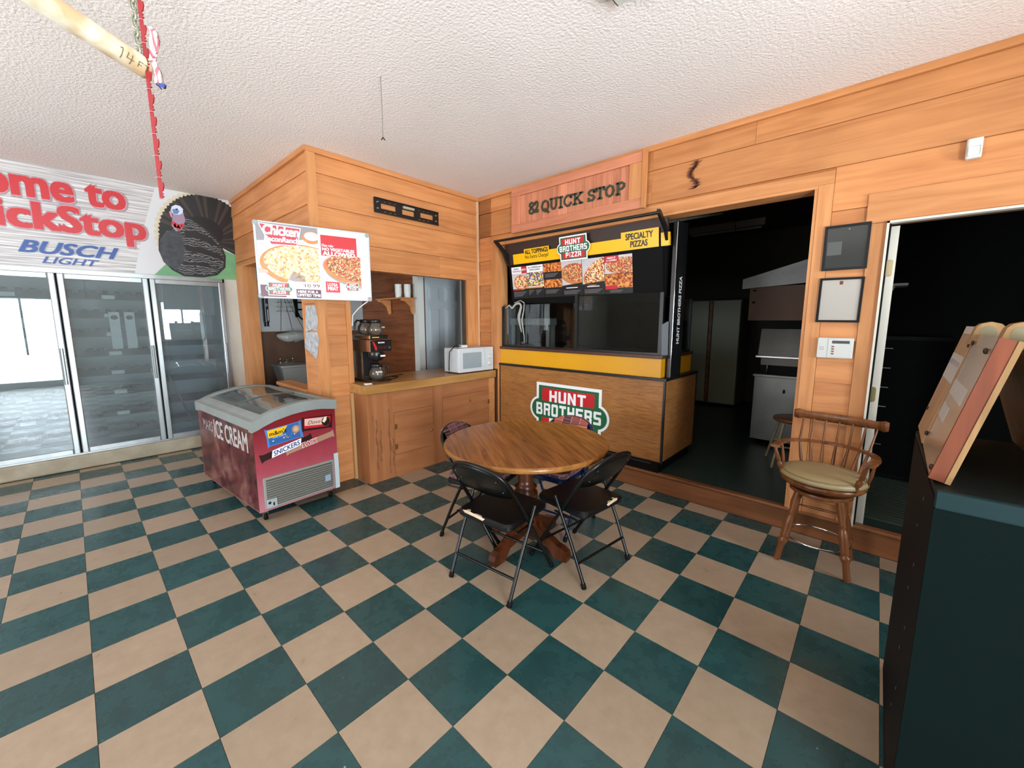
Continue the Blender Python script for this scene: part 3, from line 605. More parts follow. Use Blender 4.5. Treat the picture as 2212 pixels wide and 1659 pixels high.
def logo(b, x0, x1, z0, z1, lay=1):
    w, h = x1-x0, z1-z0
    def P(x, z): return (x0+x*w, z0+z*h)
    def shape(i):      # badge outline inset by i (in units of height)
        iw = i*h/w; ry = 0.235-i*0.8; rx = 0.14-iw*0.8; am = math.acos(max(-1, min(1, (0.05-iw)/rx)))
        right = [P(0.86+rx*math.cos(a), 0.5+ry*math.sin(a)) for a in [am*(1-k/8) for k in range(17)]]
        left = [P(0.14-rx*math.cos(a), 0.5-ry*math.sin(a)) for a in [am*(1-k/8) for k in range(17)]]
        return [P(0.09+iw, 1-i), P(0.91-iw, 1-i)]+right+[P(0.91-iw, i), P(0.09+iw, i)]+left
    b.poly(shape(0.0), lay+1, PW); b.poly(shape(0.055), lay+2, PG)
    for za, zb in ((0.66, 0.90), (0.10, 0.34)):
        b.poly([P(0.17, za), P(0.83, za), P(0.83, zb), P(0.17, zb)], lay+3, PR)
    for s_, xa, xb, za, zb in (('HUNT', 0.27, 0.73, 0.655, 0.865), ('BROTHERS', 0.09, 0.91, 0.385, 0.615), ('PIZZA', 0.27, 0.73, 0.135, 0.345)):
        p, q = P(xa, za), P(xb, zb); block(b, s_, p[0], q[0], p[1], q[1], lay+5, PW)
# ================================================================== WHITEBOARD with two posters
ang = math.atan2(1.04-0.20, -1.80+2.0); WBL = math.hypot(0.84, 0.20)
BD = thing('hanging_board', 'white framed notice board with rounded grey corners, two pizza posters, hung at the wall corner', 'notice board', (-2.0, 0.20, 1.730), ang)
b = MB(); b.rbox(0, WBL, 0, 0.018, 0, 0.588, 0.02, mat('whiteboard', 'd3d8dc', 0.3), axis='Y'); b.build('board_panel', None, BD)
b = MB(); FW = mat('board_rim', 'b9bec0', 0.35)
b.box(0.02, WBL-0.02, -0.006, 0.02, -0.004, 0.008, FW); b.box(0.02, WBL-0.02, -0.006, 0.02, 0.58, 0.592, FW); b.box(-0.004, 0.008, -0.006, 0.02, 0.02, 0.57, FW); b.box(WBL-0.008, WBL+0.004, -0.006, 0.02, 0.02, 0.57, FW); b.build('board_frame', None, BD)
for x, z in ((0.012, 0.012), (WBL-0.012, 0.012), (0.012, 0.576), (WBL-0.012, 0.576)): MB().rbox(x-0.02, x+0.02, -0.009, 0.022, z-0.02, z+0.02, 0.015, GREYP, axis='Y').build('corner_cap', None, BD)
b = MB(); q = (0.012, 0.447, 0.008, 0.582); PP = mat('print_backdrop', 'b7aeb2', 0.35, noise=('d9d2d6', 5, 0.6, (1,1,1)))
b.rect(q[0], q[1], q[2], q[3], 12, PP); b.poly([(q[0],q[3]),(q[1],q[3]),(q[1],0.49),(0.28,0.47),(q[0],0.44)], 13, PGR, q)
b.disc(0.40, 0.50, 0.07, 0.05, 14, CRUST, q); b.disc(0.40, 0.51, 0.055, 0.035, 15, PP, q)
b.disc(0.335, 0.262, 0.315, 0.172, 14, CRUST, q, rot=-0.06); b.disc(0.345, 0.275, 0.298, 0.150, 15, CHK, q, rot=-0.06); b.poly([(q[0], 0.235), (0.07, 0.215), (0.075, 0.195), (q[0], 0.19)], 16, mat('print_skin', 'd9a592', 0.4), q)
b.poly([(0.135,q[2]),(0.25,0.22),(0.33,0.18),(0.35,q[2])], 15, PP, q)
b.poly([(q[0],q[2]),(0.19,q[2]),(0.14,0.10),(q[0],0.10)], 16, PPLUM, q)
b.poly([(0.028,0.575),(0.325,0.565),(0.30,0.44),(0.29,0.42),(0.105,0.415),(0.08,0.45)], 17, PW, q); b.poly([(0.036,0.569),(0.317,0.559),(0.294,0.445),(0.285,0.427),(0.110,0.421),(0.088,0.455)], 18, mat('print_brick_red', 'b83442', 0.35), q)
b.text('Chicken', 0.055, 0.308, 0.490, 0.568, 20, PW, 0.045, 0.15); b.text('BaconRanch', 0.062, 0.306, 0.440, 0.482, 20, PW, 0.04, 0.12)
logo(b, 0.045, 0.235, 0.018, 0.125, 18)
b.rect(0.262, 0.447, 0.082, 0.136, 17, PW); b.text('only', 0.272, 0.308, 0.094, 0.118, 18, mat('print_pale', 'c9c4c6', 0.4)); b.text('$', 0.316, 0.324, 0.104, 0.120, 18, PPLUM, 0.01); b.text('10.99', 0.327, 0.440, 0.094, 0.122, 18, PPLUM, 0.01)
b.rect(0.262, 0.447, 0.008, 0.076, 17, PPLUM); b.text('HERE FOR A', 0.272, 0.425, 0.046, 0.068, 18, PW, 0.04); b.text('LIMITED TIME', 0.268, 0.443, 0.018, 0.040, 18, PW, 0.04)
tag(b.build('chicken_pizza_poster', None, None, (-2.0, 0.20, 1.730), ang), 'pale pizza poster with brick-red script title, on the left half of the hanging board', 'poster')
b = MB(); q = (0.468, 0.782, 0.045, 0.535)
b.rect(q[0], q[1], q[2], q[3]-0.03, 12, PP); b.rect(q[0], 0.755, 0.365, q[3], 14, PR); b.text('One rule:', 0.474, 0.565, 0.440, 0.462, 15, PW, 0.02); b.text('NO VEGETABLES', 0.476, 0.735, 0.408, 0.433, 15, PW, 0.04); b.text('ALLOWED.', 0.478, 0.752, 0.368, 0.403, 15, PW, 0.05)
b.disc(0.735, 0.255, 0.262, 0.125, 14, CRUST, q, rot=-0.15); b.disc(0.742, 0.268, 0.245, 0.106, 15, PIZZA2, q, rot=-0.15); b.disc(0.74, 0.20, 0.25, 0.09, 13, GREYP, q, rot=-0.2)
b.rect(0.488, 0.600, 0.060, 0.150, 16, PR); b.text("LOTSA", 0.502, 0.582, 0.112, 0.138, 17, PW, 0.03); b.text('MEAT', 0.502, 0.586, 0.078, 0.108, 17, PW, 0.05); logo(b, 0.645, 0.768, 0.078, 0.150, 17)
tag(b.build('meat_pizza_poster', None, None, (-2.0, 0.20, 1.730), ang), 'red and white pizza poster about vegetables, on the right half of the hanging board', 'poster')
cbl = MB(); cbl.tube([(-1.83, 1.02, 1.722), (-1.84, 0.99, 1.70), (-1.90, 0.965, 1.66), (-2.0, 0.955, 1.60), (-2.035, 0.962, 1.50)], 0.005, WHT, 6); tag(cbl.build('white_cable', WHT), 'thin white cable hanging below the right end of the notice board', 'cable')
br = MB(); br.box(-1.99, -1.90, 0.66, 0.69, 2.02, 2.05, STEEL); tag(br.build('board_bracket', STEEL), 'small metal bracket holding the notice board to the corner post', 'bracket')

# ================================================================== FREEZER
FA = math.atan2(0.9965, -0.083); FR = thing('ice_cream_freezer', 'red ice cream chest freezer with curved glass lid and grey end grille', 'freezer', (-1.70, 0.0, 0), FA)
FWD, FLN = 0.63, 1.30
def wrap():
    m = bpy.data.materials.new('freezer_wrap'); m.use_nodes = True; nt = m.node_tree; N = nt.nodes; L = nt.links; b = N['Principled BSDF']; b.inputs['Roughness'].default_value = 0.3
    tc = N.new('ShaderNodeTexCoord'); sx = N.new('ShaderNodeSeparateXYZ'); L.new(tc.outputs['Object'], sx.inputs[0]); nz = N.new('ShaderNodeTexNoise'); nz.inputs['Scale'].default_value = 14; nz.inputs['Detail'].default_value = 6; L.new(tc.outputs['Object'], nz.inputs['Vector'])
    ad = N.new('ShaderNodeMath'); ad.operation = 'MULTIPLY_ADD'; L.new(nz.outputs['Fac'], ad.inputs[0]); ad.inputs[1].default_value = 0.12; L.new(sx.outputs['Z'], ad.inputs[2])
    cr = N.new('ShaderNodeValToRGB'); e = cr.color_ramp.elements; e[0].position = 0.18; e[0].color = srgb('b4707c'); e[1].position = 0.80; e[1].color = srgb('7a1c24'); x = e.new(0.48); x.color = srgb('a0424e')
    L.new(ad.outputs[0], cr.inputs[0]); L.new(cr.outputs[0], b.inputs['Base Color']); return m
def wrap2():
    m = bpy.data.materials.new('freezer_side_wrap'); m.use_nodes = True; nt = m.node_tree; N = nt.nodes; L = nt.links; b = N['Principled BSDF']; b.inputs['Roughness'].default_value = 0.22
    tc = N.new('ShaderNodeTexCoord'); nz = N.new('ShaderNodeTexNoise'); nz.inputs['Scale'].default_value = 5; nz.inputs['Detail'].default_value = 5; nz.inputs['Distortion'].default_value = 0.7; L.new(tc.outputs['Object'], nz.inputs['Vector'])
    cr = N.new('ShaderNodeValToRGB'); e = cr.color_ramp.elements; e[0].position = 0.36; e[0].color = srgb('280c0e'); e[1].position = 0.80; e[1].color = srgb('8a5f56'); x = e.new(0.5); x.color = srgb('571820'); L.new(nz.outputs['Fac'], cr.inputs[0]); L.new(cr.outputs[0], b.inputs['Base Color']); return m
WRP, WR2 = wrap(), wrap2()
prof = [(0, 0.795), (0.06, 0.825), (0.15, 0.858), (0.27, 0.884), (0.38, 0.895), (0.50, 0.892), (0.63, 0.868)]
def lidz(x):
    for i in range(len(prof)-1):
        if prof[i][0] <= x <= prof[i+1][0]: u = (x-prof[i][0])/(prof[i+1][0]-prof[i][0]); return prof[i][1]*(1-u)+prof[i+1][1]*u
    return prof[-1][1]
body = MB(); pr = [(0, 0.085), (FWD, 0.085), (FWD, 0.86-0.06)]+[(x, z-0.06) for x, z in prof[::-1][1:]]
body.prism(pr, 0.0, FLN, WRP); bo = body.build('freezer_body', None, FR)
ws = MB(); ws.add([(-0.0012, 0.012, 0.09), (-0.0012, FLN-0.01, 0.09), (-0.0012, FLN-0.01, 0.745), (-0.0012, 0.012, 0.745)], [(0,3,2,1)], WR2)
ws.build('side_graphic', None, FR)
lm = mat('lid_frame', '8f9592', 0.4, noise=('7f8582', 5, 0.5, (1,1,1)))
ld = MB(); xs = [-0.012]+[0.03, 0.06, 0.10, 0.15, 0.2, 0.27, 0.32, 0.38, 0.44, 0.5, 0.55, 0.60]+[FWD+0.012]
def strip(b, x0, x1, y0, y1, dz0, dz1, m, n=12):
    xx = [x0+(x1-x0)*i/n for i in range(n+1)]; top = [(x, lidz(max(0, min(FWD, x)))+dz1) for x in xx]; bot = [(x, lidz(max(0, min(FWD, x)))+dz0) for x in xx]
    vs = []; 
    for y in (y0, y1):
        vs += [(x, y, z) for x, z in top]+[(x, y, z) for x, z in bot]
    k = n+1; fs = []
    for i in range(n):
        fs += [(i, i+1, 2*k+i+1, 2*k+i), (k+i+1, k+i, 3*k+i, 3*k+i+1), (i, k+i, k+i+1, i+1), (2*k+i+1, 3*k+i+1, 3*k+i, 2*k+i)]
    fs += [(0, 2*k, 3*k, k), (n, k+n, 3*k+n, 2*k+n)]
    b.add(vs, fs, m)
strip(ld, -0.014, FWD+0.012, -0.014, 0.05, -0.075, 0.006, lm, 16); strip(ld, -0.014, FWD+0.012, FLN-0.06, FLN+0.012, -0.075, 0.006, lm, 16)
strip(ld, -0.014, 0.075, 0.05, FLN-0.06, -0.06, 0.006, lm, 3); strip(ld, FWD-0.045, FWD+0.012, 0.05, FLN-0.06, -0.06, 0.006, lm, 3)
ld.build('lid_frame', None, FR)
ins = MB(); ins.box(0.07, FWD-0.05, 0.05, FLN-0.06, 0.40, 0.42, mat('freezer_liner', '8d8a80', 0.6)); 
ins.build('inner_liner', None, FR)
GLF = glass('freezer_glass', 'c9d0cc', 0.4, 1.6, 0.04, '8f948c', 1.3)
for y0, y1, dz in ((0.05, 0.66, -0.012), (0.64, FLN-0.06, -0.004)):
    gg = MB(); strip(gg, 0.075, FWD-0.045, y0, y1, dz-0.004, dz, GLF, 12); G_ = gg.build('glass_lid', None, FR)
    ge = MB(); strip(ge, 0.075, FWD-0.045, y1-0.012, y1, dz, dz+0.006, lm, 12); ge.build('lid_edge', None, G_)
gr = MB(); gm = mat('grille_grey', '8c8b83', 0.5); gd = mat('grille_dark', '4b4a42', 0.7)
gr.rbox(0.035, 0.588, -0.012, 0.002, 0.10, 0.352, 0.008, gm, axis='Y'); gr.box(0.052, 0.572, -0.0125, -0.0120, 0.118, 0.335, gd); GR = gr.build('grille', None, FR)
for i in range(11):
    z = 0.125+i*0.0185; s_ = MB(); s_.add([(0.055 if z > 0.165 else 0.125, -0.013, z), (0.57, -0.013, z), (0.57, -0.022, z+0.009), (0.055 if z > 0.165 else 0.125, -0.022, z+0.009), (0.055 if z > 0.165 else 0.125, -0.013, z+0.012), (0.57, -0.013, z+0.012)], [(0,1,2,3), (3,2,5,4), (0,3,4), (1,5,2)], gm); s_.build('louver', None, GR)
b = MB(); b.rbox(0.045, 0.118, -0.018, -0.012, 0.108, 0.178, 0.006, mat('plate_grey', 'a2a8aa', 0.4), axis='Y'); b.lathe([(0.011, 0), (0.011, 0.004)], (0.063, -0.018, 0.152), STEEL, 14, (0,-1,0)); b.lathe([(0.006, 0), (0.006, 0.001)], (0.063, -0.0225, 0.152), PK, 10, (0,-1,0)); b.box(0.088, 0.098, -0.0195, -0.018, 0.122, 0.148, PK); b.build('switch_plate', None, FR)
b = MB(); b.rect(0.500, 0.548, 0.180, 0.236, 0, mat('sticker_blue', '8fa3b4', 0.4)); b.build('sticker', None, FR, (0, -0.0225, 0))
b = MB(); b.box(0.597, FWD+0.004, -0.006, 0.3, 0.085, 0.40, mat('corner_panel', 'b9c6ca', 0.4)); b.build('corner_panel', None, FR)
for x, y in ((0.05, 0.05), (FWD-0.06, 0.05), (0.05, FLN-0.08), (FWD-0.06, FLN-0.08)):
    c_ = MB(); c_.lathe([(0.026, -0.011), (0.03, -0.008), (0.03, 0.008), (0.026, 0.011)], (x, y, 0.03), BLKM, 16, (1,0,0)); c_.box(x-0.018, x+0.018, y-0.012, y+0.012, 0.05, 0.088, STEEL); c_.box(x-0.018, x-0.013, y-0.01, y+0.01, 0.025, 0.06, STEEL); c_.box(x+0.013, x+0.018, y-0.01, y+0.01, 0.025, 0.06, STEEL); c_.build('caster', None, FR)
# printed wrappers on the end
b = MB(); NB = mat('print_pack_blue', '2f5f9e', 0.35); NBL = mat('print_pack_sky', '4a7fc0', 0.35); BRN = mat('print_choc', '2a1512', 0.35); TAN = mat('print_tan', 'a8836c', 0.35)
def rot(pts, cx, cz, a): return [(cx+(x*math.cos(a)-z*math.sin(a)), cz+(x*math.sin(a)+z*math.cos(a))) for x, z in pts]
a = 0.10
b.poly(rot([(-0.135,-0.075),(-0.12,-0.066),(0.12,-0.066),(0.135,-0.075),(0.13,0.0),(0.135,0.075),(0.12,0.066),(-0.12,0.066),(-0.135,0.075),(-0.13,0)], 0.215, 0.665, a), 3, NBL); b.poly(rot([(-0.118,-0.06),(0.112,-0.06),(0.112,0.06),(-0.118,0.06)], 0.215, 0.665, a), 4, NB)
b.poly(rot([(-0.118,0.0),(-0.02,0.0),(0.03,0.06),(-0.118,0.06)], 0.215, 0.665, a), 5, PY); b.text("m&m's", 0.105, 0.230, 0.672, 0.706, 6, PK, 0.02, rot=a); b.text('cookie sandwich', 0.125, 0.225, 0.650, 0.662, 6, mat('print_skyblue', '9cc4e8', 0.4), 0.02, rot=a)
b.disc(0.300, 0.685, 0.030, 0.034, 6, TAN); b.disc(0.300, 0.685, 0.018, 0.020, 7, mat('print_cookie', 'c9a684', 0.4)); rr = random.Random(2)
for k in range(14): b.disc(0.12+0.2*rr.random(), 0.615+0.03*rr.random()+0.01, 0.005, 0.004, 6, [PR, PY, PW, mat('print_teal', '4aa3c0', 0.4)][k % 4], n=8)
a = -0.06; b.poly(rot([(-0.125,-0.062),(-0.11,-0.055),(0.11,-0.055),(0.125,-0.062),(0.125,0.062),(0.11,0.055),(-0.11,0.055),(-0.125,0.062)], 0.475, 0.700, a), 3, BRN); b.poly(rot([(-0.108,-0.035),(0.09,-0.04),(0.112,0.0),(0.112,0.045),(-0.108,0.048)], 0.475, 0.700, a), 4, PR); b.poly(rot([(-0.105,-0.012),(0.06,-0.02),(0.09,0.01),(0.09,0.042),(-0.105,0.045)], 0.475, 0.700, a), 5, mat('print_blush', 'dcb4a8', 0.4)); b.text('Dove', 0.395, 0.500, 0.698, 0.728, 6, BRN, 0.0, 0.35, rot=a); b.disc(0.545, 0.700, 0.036, 0.04, 6, BRN); b.poly([(0.515,0.705),(0.535,0.74),(0.555,0.742),(0.55,0.71),(0.53,0.69)], 7, mat('print_icecream', 'e8dcc0', 0.4))
a = 0.22; b.poly(rot([(-0.20,-0.035),(-0.175,-0.025),(0.175,-0.025),(0.20,-0.035),(0.20,0.035),(0.175,0.025),(-0.175,0.025),(-0.20,0.035)], 0.225, 0.548, a), 8, BRN); b.poly(rot([(-0.12,-0.027),(0.105,-0.027),(0.125,0.027),(-0.10,0.027)], 0.22, 0.548, a), 9, PW); b.text('SNICKERS', 0.120, 0.325, 0.529, 0.567, 10, mat('print_bar_blue', '1c3480', 0.4), 0.02, 0.2, rot=a)
a = 0.17; b.poly(rot([(-0.20,-0.033),(-0.18,-0.024),(0.18,-0.024),(0.20,-0.033),(0.20,0.033),(0.18,0.024),(-0.18,0.024),(-0.20,0.033)], 0.410, 0.548, a), 6, TAN); b.text('TWIX', 0.328, 0.462, 0.524, 0.570, 11, PW, 0.08, 0.1, rot=a); b.text('TWIX', 0.332, 0.458, 0.528, 0.566, 13, PR, 0.03, 0.1, rot=a); b.rect(0.495, 0.548, 0.568, 0.574, 11, mat('print_pink', 'c08070', 0.4))
b.build('wrapper_print', None, FR, (0, -0.0005, 0))
b = MB(); b.text('MARS', -1.16, -0.90, 0.57, 0.665, 2, mat('print_faded', '9a8986', 0.4), 0.02); b.text('ICE CREAM', -0.87, -0.12, 0.535, 0.695, 2, mat('print_lettering', 'b4aeac', 0.4), 0.03)
b.build('side_lettering', None, FR, (-0.0016, 0, 0), (0, 0, -R90))
# ================================================================== COUNTER
O3 = (XK, 0)
CT = thing('snack_counter', 'long plywood base counter with two hinged doors and brass knobs in the snack corner', 'counter', (0, 0, 0))
b = MB(); b.box(XP+0.002, XK-0.012, 0.945, YW-0.012, 0, 0.862, PLY); b.build('counter_body', None, CT)
MB().box(XP+0.001, XK+0.0, 0.935, 0.945, 0, 0.864, PLYZ).build('end_panel', None, CT)
b = MB(); F0 = XK
b.box(XK-0.012, XK, 0.945, 1.208, 0, 0.862, PLYZ); b.box(XK-0.012, XK, 1.208, 1.672, 0.655, 0.862, PLY); b.box(XK-0.012, XK, 1.208, 1.672, 0, 0.222, PLY); b.box(XK-0.012, XK, 1.672, 1.80, 0, 0.862, PLYZ); b.box(XK-0.012, XK, 1.80, 2.50, 0.72, 0.862, PLY); b.box(XK-0.012, XK, 1.80, 2.50, 0, 0.10, PLY); b.box(XK-0.012, XK+0.004, 2.50, YW-0.012, 0, 0.862, TRIM)
b.build('face_panel', None, CT)
BRS = mat('brass', 'b08a3c', 0.25, 1.0)
for y0, y1, z0, z1, ky, kz, hy in ((1.211, 1.669, 0.225, 0.652, 1.635, 0.40, 1.211), (1.803, 2.497, 0.103, 0.717, 1.878, 0.405, 2.48)):
    D = MB().box(XK-0.012, XK+0.003, y0, y1, z0, z1, PLY).build('cabinet_door', None, CT)
    MB().lathe([(0.008, 0), (0.006, 0.008), (0.013, 0.014), (0.014, 0.02), (0.006, 0.025)], (XK+0.003, ky, kz), BRS, 14, (1,0,0)).build('knob', None, D)
    for z in (z1-0.14, z0+0.08):
        h_ = MB(); h_.lathe([(0.005, -0.028), (0.005, 0.028)], (XK+0.006, hy-0.004, z), BRS, 8); h_.box(XK+0.002, XK+0.0045, hy, hy+0.03, z-0.025, z+0.025, mat('rusty_hinge', '7a5230', 0.5, 0.4)); h_.build('hinge', None, D)
MB().tube([(XK+0.004, 2.19, 0.665), (XK+0.02, 2.19, 0.655), (XK+0.02, 2.19, 0.63), (XK+0.004, 2.19, 0.62)], 0.004, BRS, 6).build('pull_hook', None, CT)
rr = random.Random(9); SM = mat('water_stain', '7d4c32', 0.6)
for yy, z1_, z0_ in ((1.02, 0.62, 0.12), (1.06, 0.5, 0.2), (1.155, 0.70, 0.05), (0.985, 0.66, 0.6), (1.19, 0.40, 0.12)):
    st_ = MB(); n = 14; L_ = []; R_ = []
    for k in range(n): z = z1_+(z0_-z1_)*k/(n-1); w = 0.002+0.010*rr.random(); L_.append((yy-w+0.006*math.sin(k), z)); R_.append((yy+w+0.006*math.sin(k), z))
    for k in range(n-1): st_.add([(XK+0.0008, L_[k][0], L_[k][1]), (XK+0.0008, R_[k][0], R_[k][1]), (XK+0.0008, R_[k+1][0], R_[k+1][1]), (XK+0.0008, L_[k+1][0], L_[k+1][1])], [(0,1,2,3)], SM)
    st_.build('water_stain', None, CT)
b = MB(); b.rbox(-2.42, XK+0.022, 0.913, YW-0.003, 0.866, 0.953, 0.006, BUTCH, axis='Y'); 
W = b.build('countertop'); tag(W, 'thick butcher-block worktop with stained front edge running along the snack corner', 'worktop')
MB().box(XP+0.001, XP+0.03, 0.905, 0.932, 0.0, 0.86, mat('loose_batten', 'b98d5c', 0.6)).build('loose_batten'); tag(C.objects[-1], 'pale wooden batten standing upright between the pillar and the counter end', 'batten')
# ---- coffee brewer : local x = world y, -y = room
CM = thing('coffee_brewer', 'stainless coffee brewer with red switch standing at the left end of the worktop', 'coffee maker', (-1.855, 1.14, 0.953), R90)
INX = mat('brewer_steel_reflect_tint', 'a98a70', 0.18, 0.9); BKP = mat('brewer_black', '141414', 0.3)  # steel tinted tan: the reflected wood tone is put into its colour
MB().rbox(-0.105, 0.105, 0.0, 0.42, 0, 0.03, 0.02, BKP).build('base_plate', None, CM)
MB().box(-0.10, 0.10, -0.004, 0.0, 0.006, 0.024, CHR).build('base_trim', None, CM)
MB().box(-0.10, 0.10, 0.20, 0.42, 0.03, 0.30, INX).build('column', None, CM)
MB().rbox(-0.085, 0.085, 0.197, 0.2, 0.05, 0.29, 0.01, mat('brewer_front', '3a3a3a', 0.2, 0.6), axis='Y').build('column_front', None, CM)
MB().rbox(-0.11, 0.11, -0.01, 0.42, 0.30, 0.415, 0.008, INX).build('head', None, CM)
b = MB(); b.box(-0.108, 0.108, -0.016, -0.010, 0.305, 0.41, BKP); b.box(-0.108, 0.108, -0.018, -0.010, 0.405, 0.413, CHR); b.build('control_panel', None, CM)
b = MB(); b.text('BUNN', -0.03, 0.035, 0.382, 0.395, 0, PW, 0.05); b.text('O', 0.075, 0.095, 0.33, 0.35, 0, PGR); b.build('panel_lettering', None, CM, (0, -0.0170, 0))
for k in range(3): MB().rbox(-0.03+k*0.032, -0.006+k*0.032, -0.021, -0.016, 0.325, 0.355, 0.003, mat('rocker', '3a1512', 0.3), axis='Y').build('switch', None, CM)
b = MB(); b.poly([(-0.09,0.40),(-0.075,0.40),(-0.045,0.345),(-0.045,0.318),(-0.065,0.318),(-0.07,0.345)], 1, PR); b.build('red_lever', None, CM, (0, -0.0175, 0))
b = MB(); b.lathe([(0.072, 0.30), (0.076, 0.285), (0.074, 0.24), (0.055, 0.215), (0.02, 0.205)], (0, 0.085, 0), BKP, 24); b.rbox(-0.02, 0.035, -0.03, 0.02, 0.25, 0.275, 0.006, BKP, axis='Y'); b.build('filter_basket', None, CM)
MB().box(-0.02, 0.03, -0.0325, -0.0305, 0.255, 0.27, PW).build('basket_label', None, CM)
b = MB(); b.rbox(-0.10, 0.10, 0.02, 0.40, 0.42, 0.455, 0.006, INX); b.box(-0.09, 0.09, 0.016, 0.02, 0.425, 0.452, BKP); b.box(-0.07, 0.0, 0.013, 0.016, 0.434, 0.442, PY); b.box(-0.095, 0.095, 0.012, 0.018, 0.452, 0.457, CHR); b.build('top_warmer', None, CM)
CG = glass('carafe_glass', 'dfe0dc', 0.10, 1.5, 0.02, 'b8aa9a', 1.3)
def carafe(label, loc, ang):
    t = thing('coffee_carafe', label, 'coffee pot', loc, ang, 'glass coffee pots')
    MB().lathe([(0.055, 0.0), (0.068, 0.012), (0.078, 0.045), (0.074, 0.075), (0.056, 0.105), (0.045, 0.118)], (0,0,0), CG, 24).build('glass_bowl', None, t)
    MB().lathe([(0.047, 0.116), (0.052, 0.118), (0.052, 0.142), (0.044, 0.148), (0.02, 0.150)], (0,0,0), BKP, 24).build('lid_collar', None, t)
    MB().tube([(0.045, 0, 0.135), (0.085, 0, 0.140), (0.105, 0, 0.115), (0.112, 0, 0.06), (0.108, 0, 0.045)], [0.008,0.009,0.011,0.010,0.007], BKP, 10).build('handle', None, t)
    b = MB(); b.text('BUNN', -0.03, 0.03, 0.068, 0.082, 0, PW, 0.03); b.build('lettering', None, t, (0, -0.0795, 0), (0,0,0.0)); return t
carafe('empty glass coffee pot on the top warmer plate, nearer the room', (-1.94, 1.145, 0.953+0.459), R90+0.6)
carafe('empty glass coffee pot on the top warmer plate, behind the other one', (-2.12, 1.135, 0.953+0.459), R90+2.2)
carafe('empty glass coffee pot on the bottom plate under the filter basket', (-1.935, 1.14, 0.953+0.031), R90-0.3)
b = MB(); b.rbox(-1.86, -1.81, 0.955, 1.02, 0.9535, 0.966, 0.008, WHT); tag(b.build('white_remote'), 'small white plastic block lying on the worktop corner beside the coffee brewer', 'remote')
b = MB(); b.tube([(-2.02, 1.27, 0.957), (-2.0, 1.36, 0.957), (-2.08, 1.46, 0.957), (-2.18, 1.42, 0.957), (-2.14, 1.33, 0.957), (-2.2, 1.52, 0.957), (-2.25, 1.62, 0.957)], 0.0035, BLKM, 6); tag(b.build('coiled_cord'), 'black cord lying coiled on the worktop beside the coffee brewer', 'cord')
# ---- microwave
MW = thing('microwave', 'small white microwave oven with two round dials at the right end of the worktop', 'microwave', (-1.785, 2.04, 0.953), R90)
MWW = mat('microwave_white', 'c9ccce', 0.35); MD = 0.255
MB().rbox(0, 0.54, 0.012, MD, 0.012, 0.288, 0.012, MWW, axis='Y').build('case', None, MW)
MB().rbox(0.0, 0.405, -0.006, 0.012, 0.012, 0.288, 0.01, MWW, axis='Y').build('oven_door', None, MW)
dp = bpy.data.objects[MW.children[-1].name] if MW.children else None
MB().rbox(0.06, 0.345, -0.0085, -0.006, 0.055, 0.235, 0.008, mat('microwave_window', '8f9ba0', 0.2), axis='Y').build('door_window', None, MW)
MB().rbox(0.362, 0.378, -0.022, -0.006, 0.075, 0.235, 0.006, MWW).build('door_handle', None, MW)
CPN = MB().rbox(0.408, 0.54, -0.006, 0.012, 0.012, 0.288, 0.008, MWW, axis='Y').build('control_panel', None, MW)
for z in (0.175, 0.095): MB().lathe([(0.030, 0), (0.030, 0.006), (0.022, 0.008), (0.020, 0.022), (0.016, 0.024)], (0.475, -0.006, z), MWW, 20, (0,-1,0)).build('dial', None, MW)
for x in (0.04, 0.50):
    for y in (0.04, 0.22): MB().lathe([(0.01, 0), (0.012, 0.012)], (x, y, 0), BLKM, 10).build('foot', None, MW)
b = MB(); b.tube([(-1.93, 2.02, 0.985), (-1.90, 2.00, 1.08), (-1.90, 2.01, 1.20), (-1.88, 2.06, 1.262), (-1.86, 2.14, 1.262)], 0.005, BLKM, 6); b.rbox(-1.90, -1.83, 2.14, 2.22, 1.2425, 1.275, 0.01, WHT, axis='Y'); tag(b.build('power_adapter'), 'white power plug with black cord resting on top of the microwave', 'plug')
# ---- shelf with cups
SHF = thing('wall_shelf', 'small wooden wall shelf with a scroll-cut bracket in the snack corner', 'shelf', (0, 0, 0))
MB().box(-3.75, -3.06, 2.15, 2.368, 1.845, 1.862, PX).build('shelf_board', None, SHF)
b = MB(); pts = [(2.365, 1.845), (2.165, 1.845), (2.165, 1.82)]+[(2.165+0.07*math.sin(math.radians(a_)), 1.82-0.02*(1-math.cos(math.radians(a_)))) for a_ in (30, 60, 90)]+[(2.27, 1.775), (2.30, 1.745), (2.315, 1.69), (2.325, 1.655), (2.345, 1.64), (2.365, 1.66)]
b.prism([(y, z) for y, z in pts], -3.12, -3.10, TRIM, 'YZ'); b.build('bracket', None, SHF)
b = MB(); b.prism([(y, z) for y, z in pts], -3.72, -3.70, TRIM, 'YZ'); b.build('bracket', None, SHF)
for k, (x, y, s_) in enumerate(((-3.22, 2.20, 'nearer'), (-3.14, 2.29, 'farther'))):
    t = thing('cup_stack', 'stack of white foam cups on the wall shelf, %s of two' % ('left' if k == 0 else 'right'), 'cups', (x, y, 1.862), 0, 'foam cup stacks')
    for q in range(5): MB().lathe([(0.039, q*0.022), (0.044, q*0.022+0.085), (0.046, q*0.022+0.09), (0.044, q*0.022+0.092)], (0,0,0), WHT, 18).build('cup', None, t)
